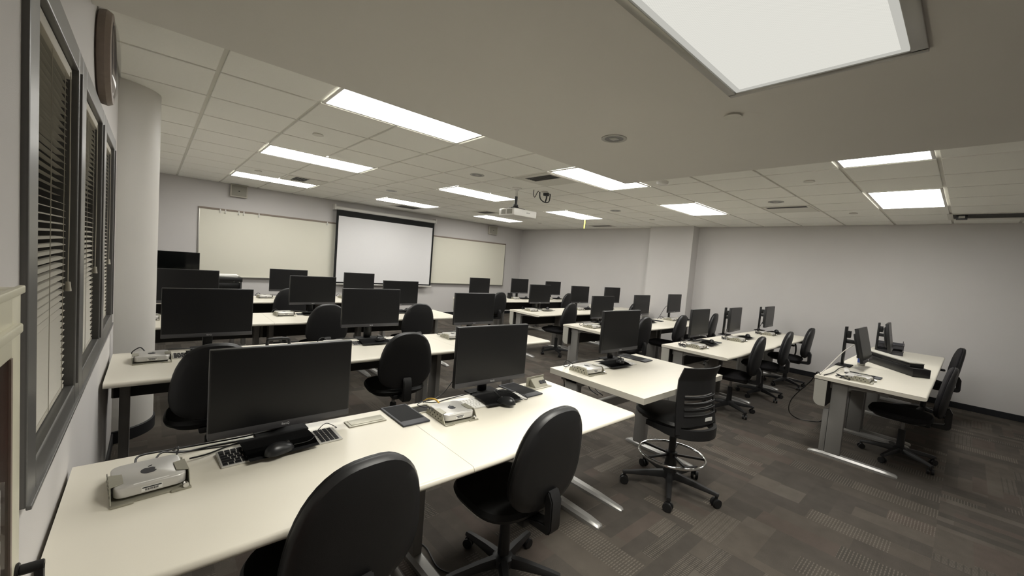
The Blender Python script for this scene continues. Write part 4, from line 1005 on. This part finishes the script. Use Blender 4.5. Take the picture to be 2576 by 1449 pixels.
B().box(-0.25, 0.27, -0.17, 0.16, 0.0, 0.112, 0.004).go('case', 'blk_soft', t)
b = B(); b.box(-0.20, -0.12, -0.164, -0.158, 0.06, 0.095); b.box(-0.05, 0.08, -0.164, -0.158, 0.075, 0.092); b.go('label_strip', 'paper', t); B().cyl((0.20, -0.165, 0.04), (0.20, -0.158, 0.04), 0.014, n=14).go('knob', 'frame', t)
t = thing('paper_pile', 'pile of white papers on the equipment stand', 'papers', (0.98, 8.2, 0.9555))
b = B()
for k in range(6): b.box(-0.21, 0.10, -0.11, 0.11, k*0.006, k*0.006+0.005, mx=TR(0.01*random.uniform(-2, 2), 0.01*random.uniform(-1, 1), 0) @ RZ(random.uniform(-0.12, 0.12)))
b.go('sheets', 'paper', t, False)
t = thing('instructor_desk', 'dark instructor desk under the glossy front left monitor', 'desk', (0.25, 8.45, 0))
B().box(-0.42, 0.06, -0.24, 0.24, 0.835, 0.862, 0.004).go('tabletop', 'blk_soft', t)
B().box(-0.40, 0.04, -0.22, 0.22, 0.0, 0.835).go('carcass', 'dark_panel', t, False)

# ------------------------------------------------------------------ cables
def cab(label, pts, r=0.003, mt='cable', group=None, name='cable'):
    c = Vector(pts[0]); t = thing(name, label, 'cable', c, 0, group)
    B().tube([Vector(p)-c for p in pts], r, 7).go('cord', mt, t); return t
D0 = DH+0.003
cab('thick black cable arching from the nearest computer to the nearest monitor', [(-0.03, 1.82, 0.765), (-0.02, 1.86, 0.775), (0.05, 1.90, 0.76), (0.16, 1.925, 0.748), (0.30, 1.93, 0.745), (0.42, 1.93, 0.752)], 0.0035)
cab('second black cable behind the nearest computer', [(0.02, 1.82, 0.76), (0.04, 1.86, 0.772), (0.10, 1.88, 0.75), (0.20, 1.905, D0+0.001), (0.34, 1.90, D0+0.001)], 0.0032)
cab('thin black cable curving off the back of the nearest computer', [(0.075, 1.815, 0.758), (0.085, 1.85, 0.785), (0.07, 1.885, 0.762), (0.12, 1.90, D0+0.001), (0.24, 1.88, D0), (0.37, 1.87, D0+0.002)], 0.0026)
cab('black cable leaving the right side of the nearest computer', [(0.115, 1.80, 0.755), (0.17, 1.82, 0.750), (0.24, 1.86, 0.748), (0.31, 1.87, 0.752)], 0.0032)
cab('thin grey mouse cable looping over the nearest keyboard', [(0.43, 1.69, 0.775), (0.50, 1.72, 0.766), (0.55, 1.79, 0.775), (0.60, 1.85, 0.768), (0.64, 1.84, 0.745), (0.62, 1.80, 0.762)], 0.0016)
cab('tangled black cables behind the second nearest computer', [(1.10, 1.82, 0.76), (1.07, 1.87, 0.76), (1.10, 1.92, 0.752), (1.15, 1.90, 0.770), (1.10, 1.87, 0.775), (1.14, 1.93, 0.748), (1.20, 1.91, D0+0.002), (1.30, 1.93, D0), (1.50, 1.93, 0.752)], 0.0026)
cab('yellow network cable behind the second nearest computer', [(1.17, 1.82, 0.765), (1.165, 1.86, 0.780), (1.145, 1.90, 0.775), (1.13, 1.93, 0.75)], 0.005, 'cable_y')
cab('black cable hanging from the rear of the second nearest computer to the floor', [(1.20, 1.94, 0.75), (1.30, 1.99, 0.76), (1.42, 2.02, 0.86), (1.46, 1.98, 0.95), (1.50, 1.93, 0.98)], 0.0028)
cab('thin black mouse cable tangled over the white keyboard', [(1.51, 1.70, 0.775), (1.54, 1.79, 0.776), (1.60, 1.88, 0.76), (1.66, 1.83, 0.762), (1.70, 1.72, 0.765), (1.68, 1.68, 0.75), (1.64, 1.76, 0.766), (1.60, 1.86, 0.765), (1.70, 1.88, 0.753)], 0.0017)
cgrp = 'black cables behind the computers'
for row, i, x, y, a in minis[2:]:
    base = DDH if row == 'D' else DH
    if row in ('C',): continue
    where = 'lone aisle desk' if row == 'D' else st(row, i)
    mx_ = [q for q in mons if q[0] == row and q[1] == i]
    tx = mx_[0][2] if mx_ else x+0.37; ty = y+0.13
    cab('black cable loop between computer and monitor on the ' + where, [(x-0.03, y+0.10, base+0.03), (x-0.06, y+0.15, base+0.055), (x-0.10, y+0.14, base+0.02), (x-0.03, y+0.16, base+0.006), (x+0.10, y+0.17, base+0.03), (tx-0.06, min(ty+0.06, mx_[0][3]+0.07 if mx_ else ty), base+0.012)], 0.0035, 'cable', cgrp)
for row, i, x, y in (('B2', 0, 4.66, 2.2), ('B2', 1, 5.92, 2.2), ('B2', 2, 7.27, 2.2), ('C', 0, 4.76, 0.72)):
    cab('bunch of tangled plugs and cords on the ' + st(row, i), [(x, y, D0+0.002), (x+0.05, y-0.04, 0.755), (x-0.02, y-0.07, D0+0.002), (x+0.03, y+0.03, 0.765), (x+0.07, y-0.01, 0.75), (x+0.01, y-0.05, 0.768), (x+0.06, y+0.04, D0+0.002)], 0.005, 'cable', 'tangled plugs on the right-hand desks')
cab('black cables arching up to the middle monitor of the second right-hand row', [(6.02, 2.20, D0), (6.12, 2.24, 0.78), (6.3, 2.30, 0.84), (6.47, 2.33, 0.93)], 0.005)
cab('black cables arching up to the right monitor of the second right-hand row', [(7.40, 2.22, D0), (7.52, 2.26, 0.79), (7.7, 2.29, 0.84), (7.88, 2.31, 0.90)], 0.005)
cab('thin black cable from the desk up to the monitor before the pillar', [(6.98, 3.76, D0+0.002), (7.10, 3.78, 0.80), (7.3, 3.80, 0.95), (7.44, 3.79, 1.0)], 0.004)
cab('white cable sagging across the left corner of the nearest right-hand desk', [(4.70, 0.86, D0+0.002), (4.90, 0.84, 0.80), (5.15, 0.82, 0.87), (5.40, 0.80, 0.93), (5.58, 0.76, 0.98)], 0.004, 'cable_w')
cab('black cable lying across the left corner of the nearest right-hand desk', [(4.72, 0.83, D0+0.002), (4.95, 0.80, 0.75), (5.2, 0.80, 0.76), (5.5, 0.79, 0.748)], 0.005)
cab('black cable looping down to the floor behind the nearest right-hand desk', [(4.72, 0.86, 0.742), (4.80, 0.90, 0.742), (4.91, 0.965, 0.62), (5.25, 1.172, 0.33), (5.5, 1.245, 0.12), (5.68, 1.20, 0.012), (5.74, 1.09, 0.006), (5.80, 1.0, 0.02), (5.74, 0.955, 0.10), (5.70, 0.91, 0.25)], 0.005)
cab('thin black cord curling on the carpet under the nearest row', [(1.05, 1.95, 0.006), (1.12, 1.80, 0.006), (1.10, 1.62, 0.006), (1.16, 1.50, 0.006), (1.14, 1.42, 0.006)], 0.004)
for p in (DESK, CH, CHG, CHA, MON, MINI, KBB, KBW, PAD, MOU, TAB): p.end()
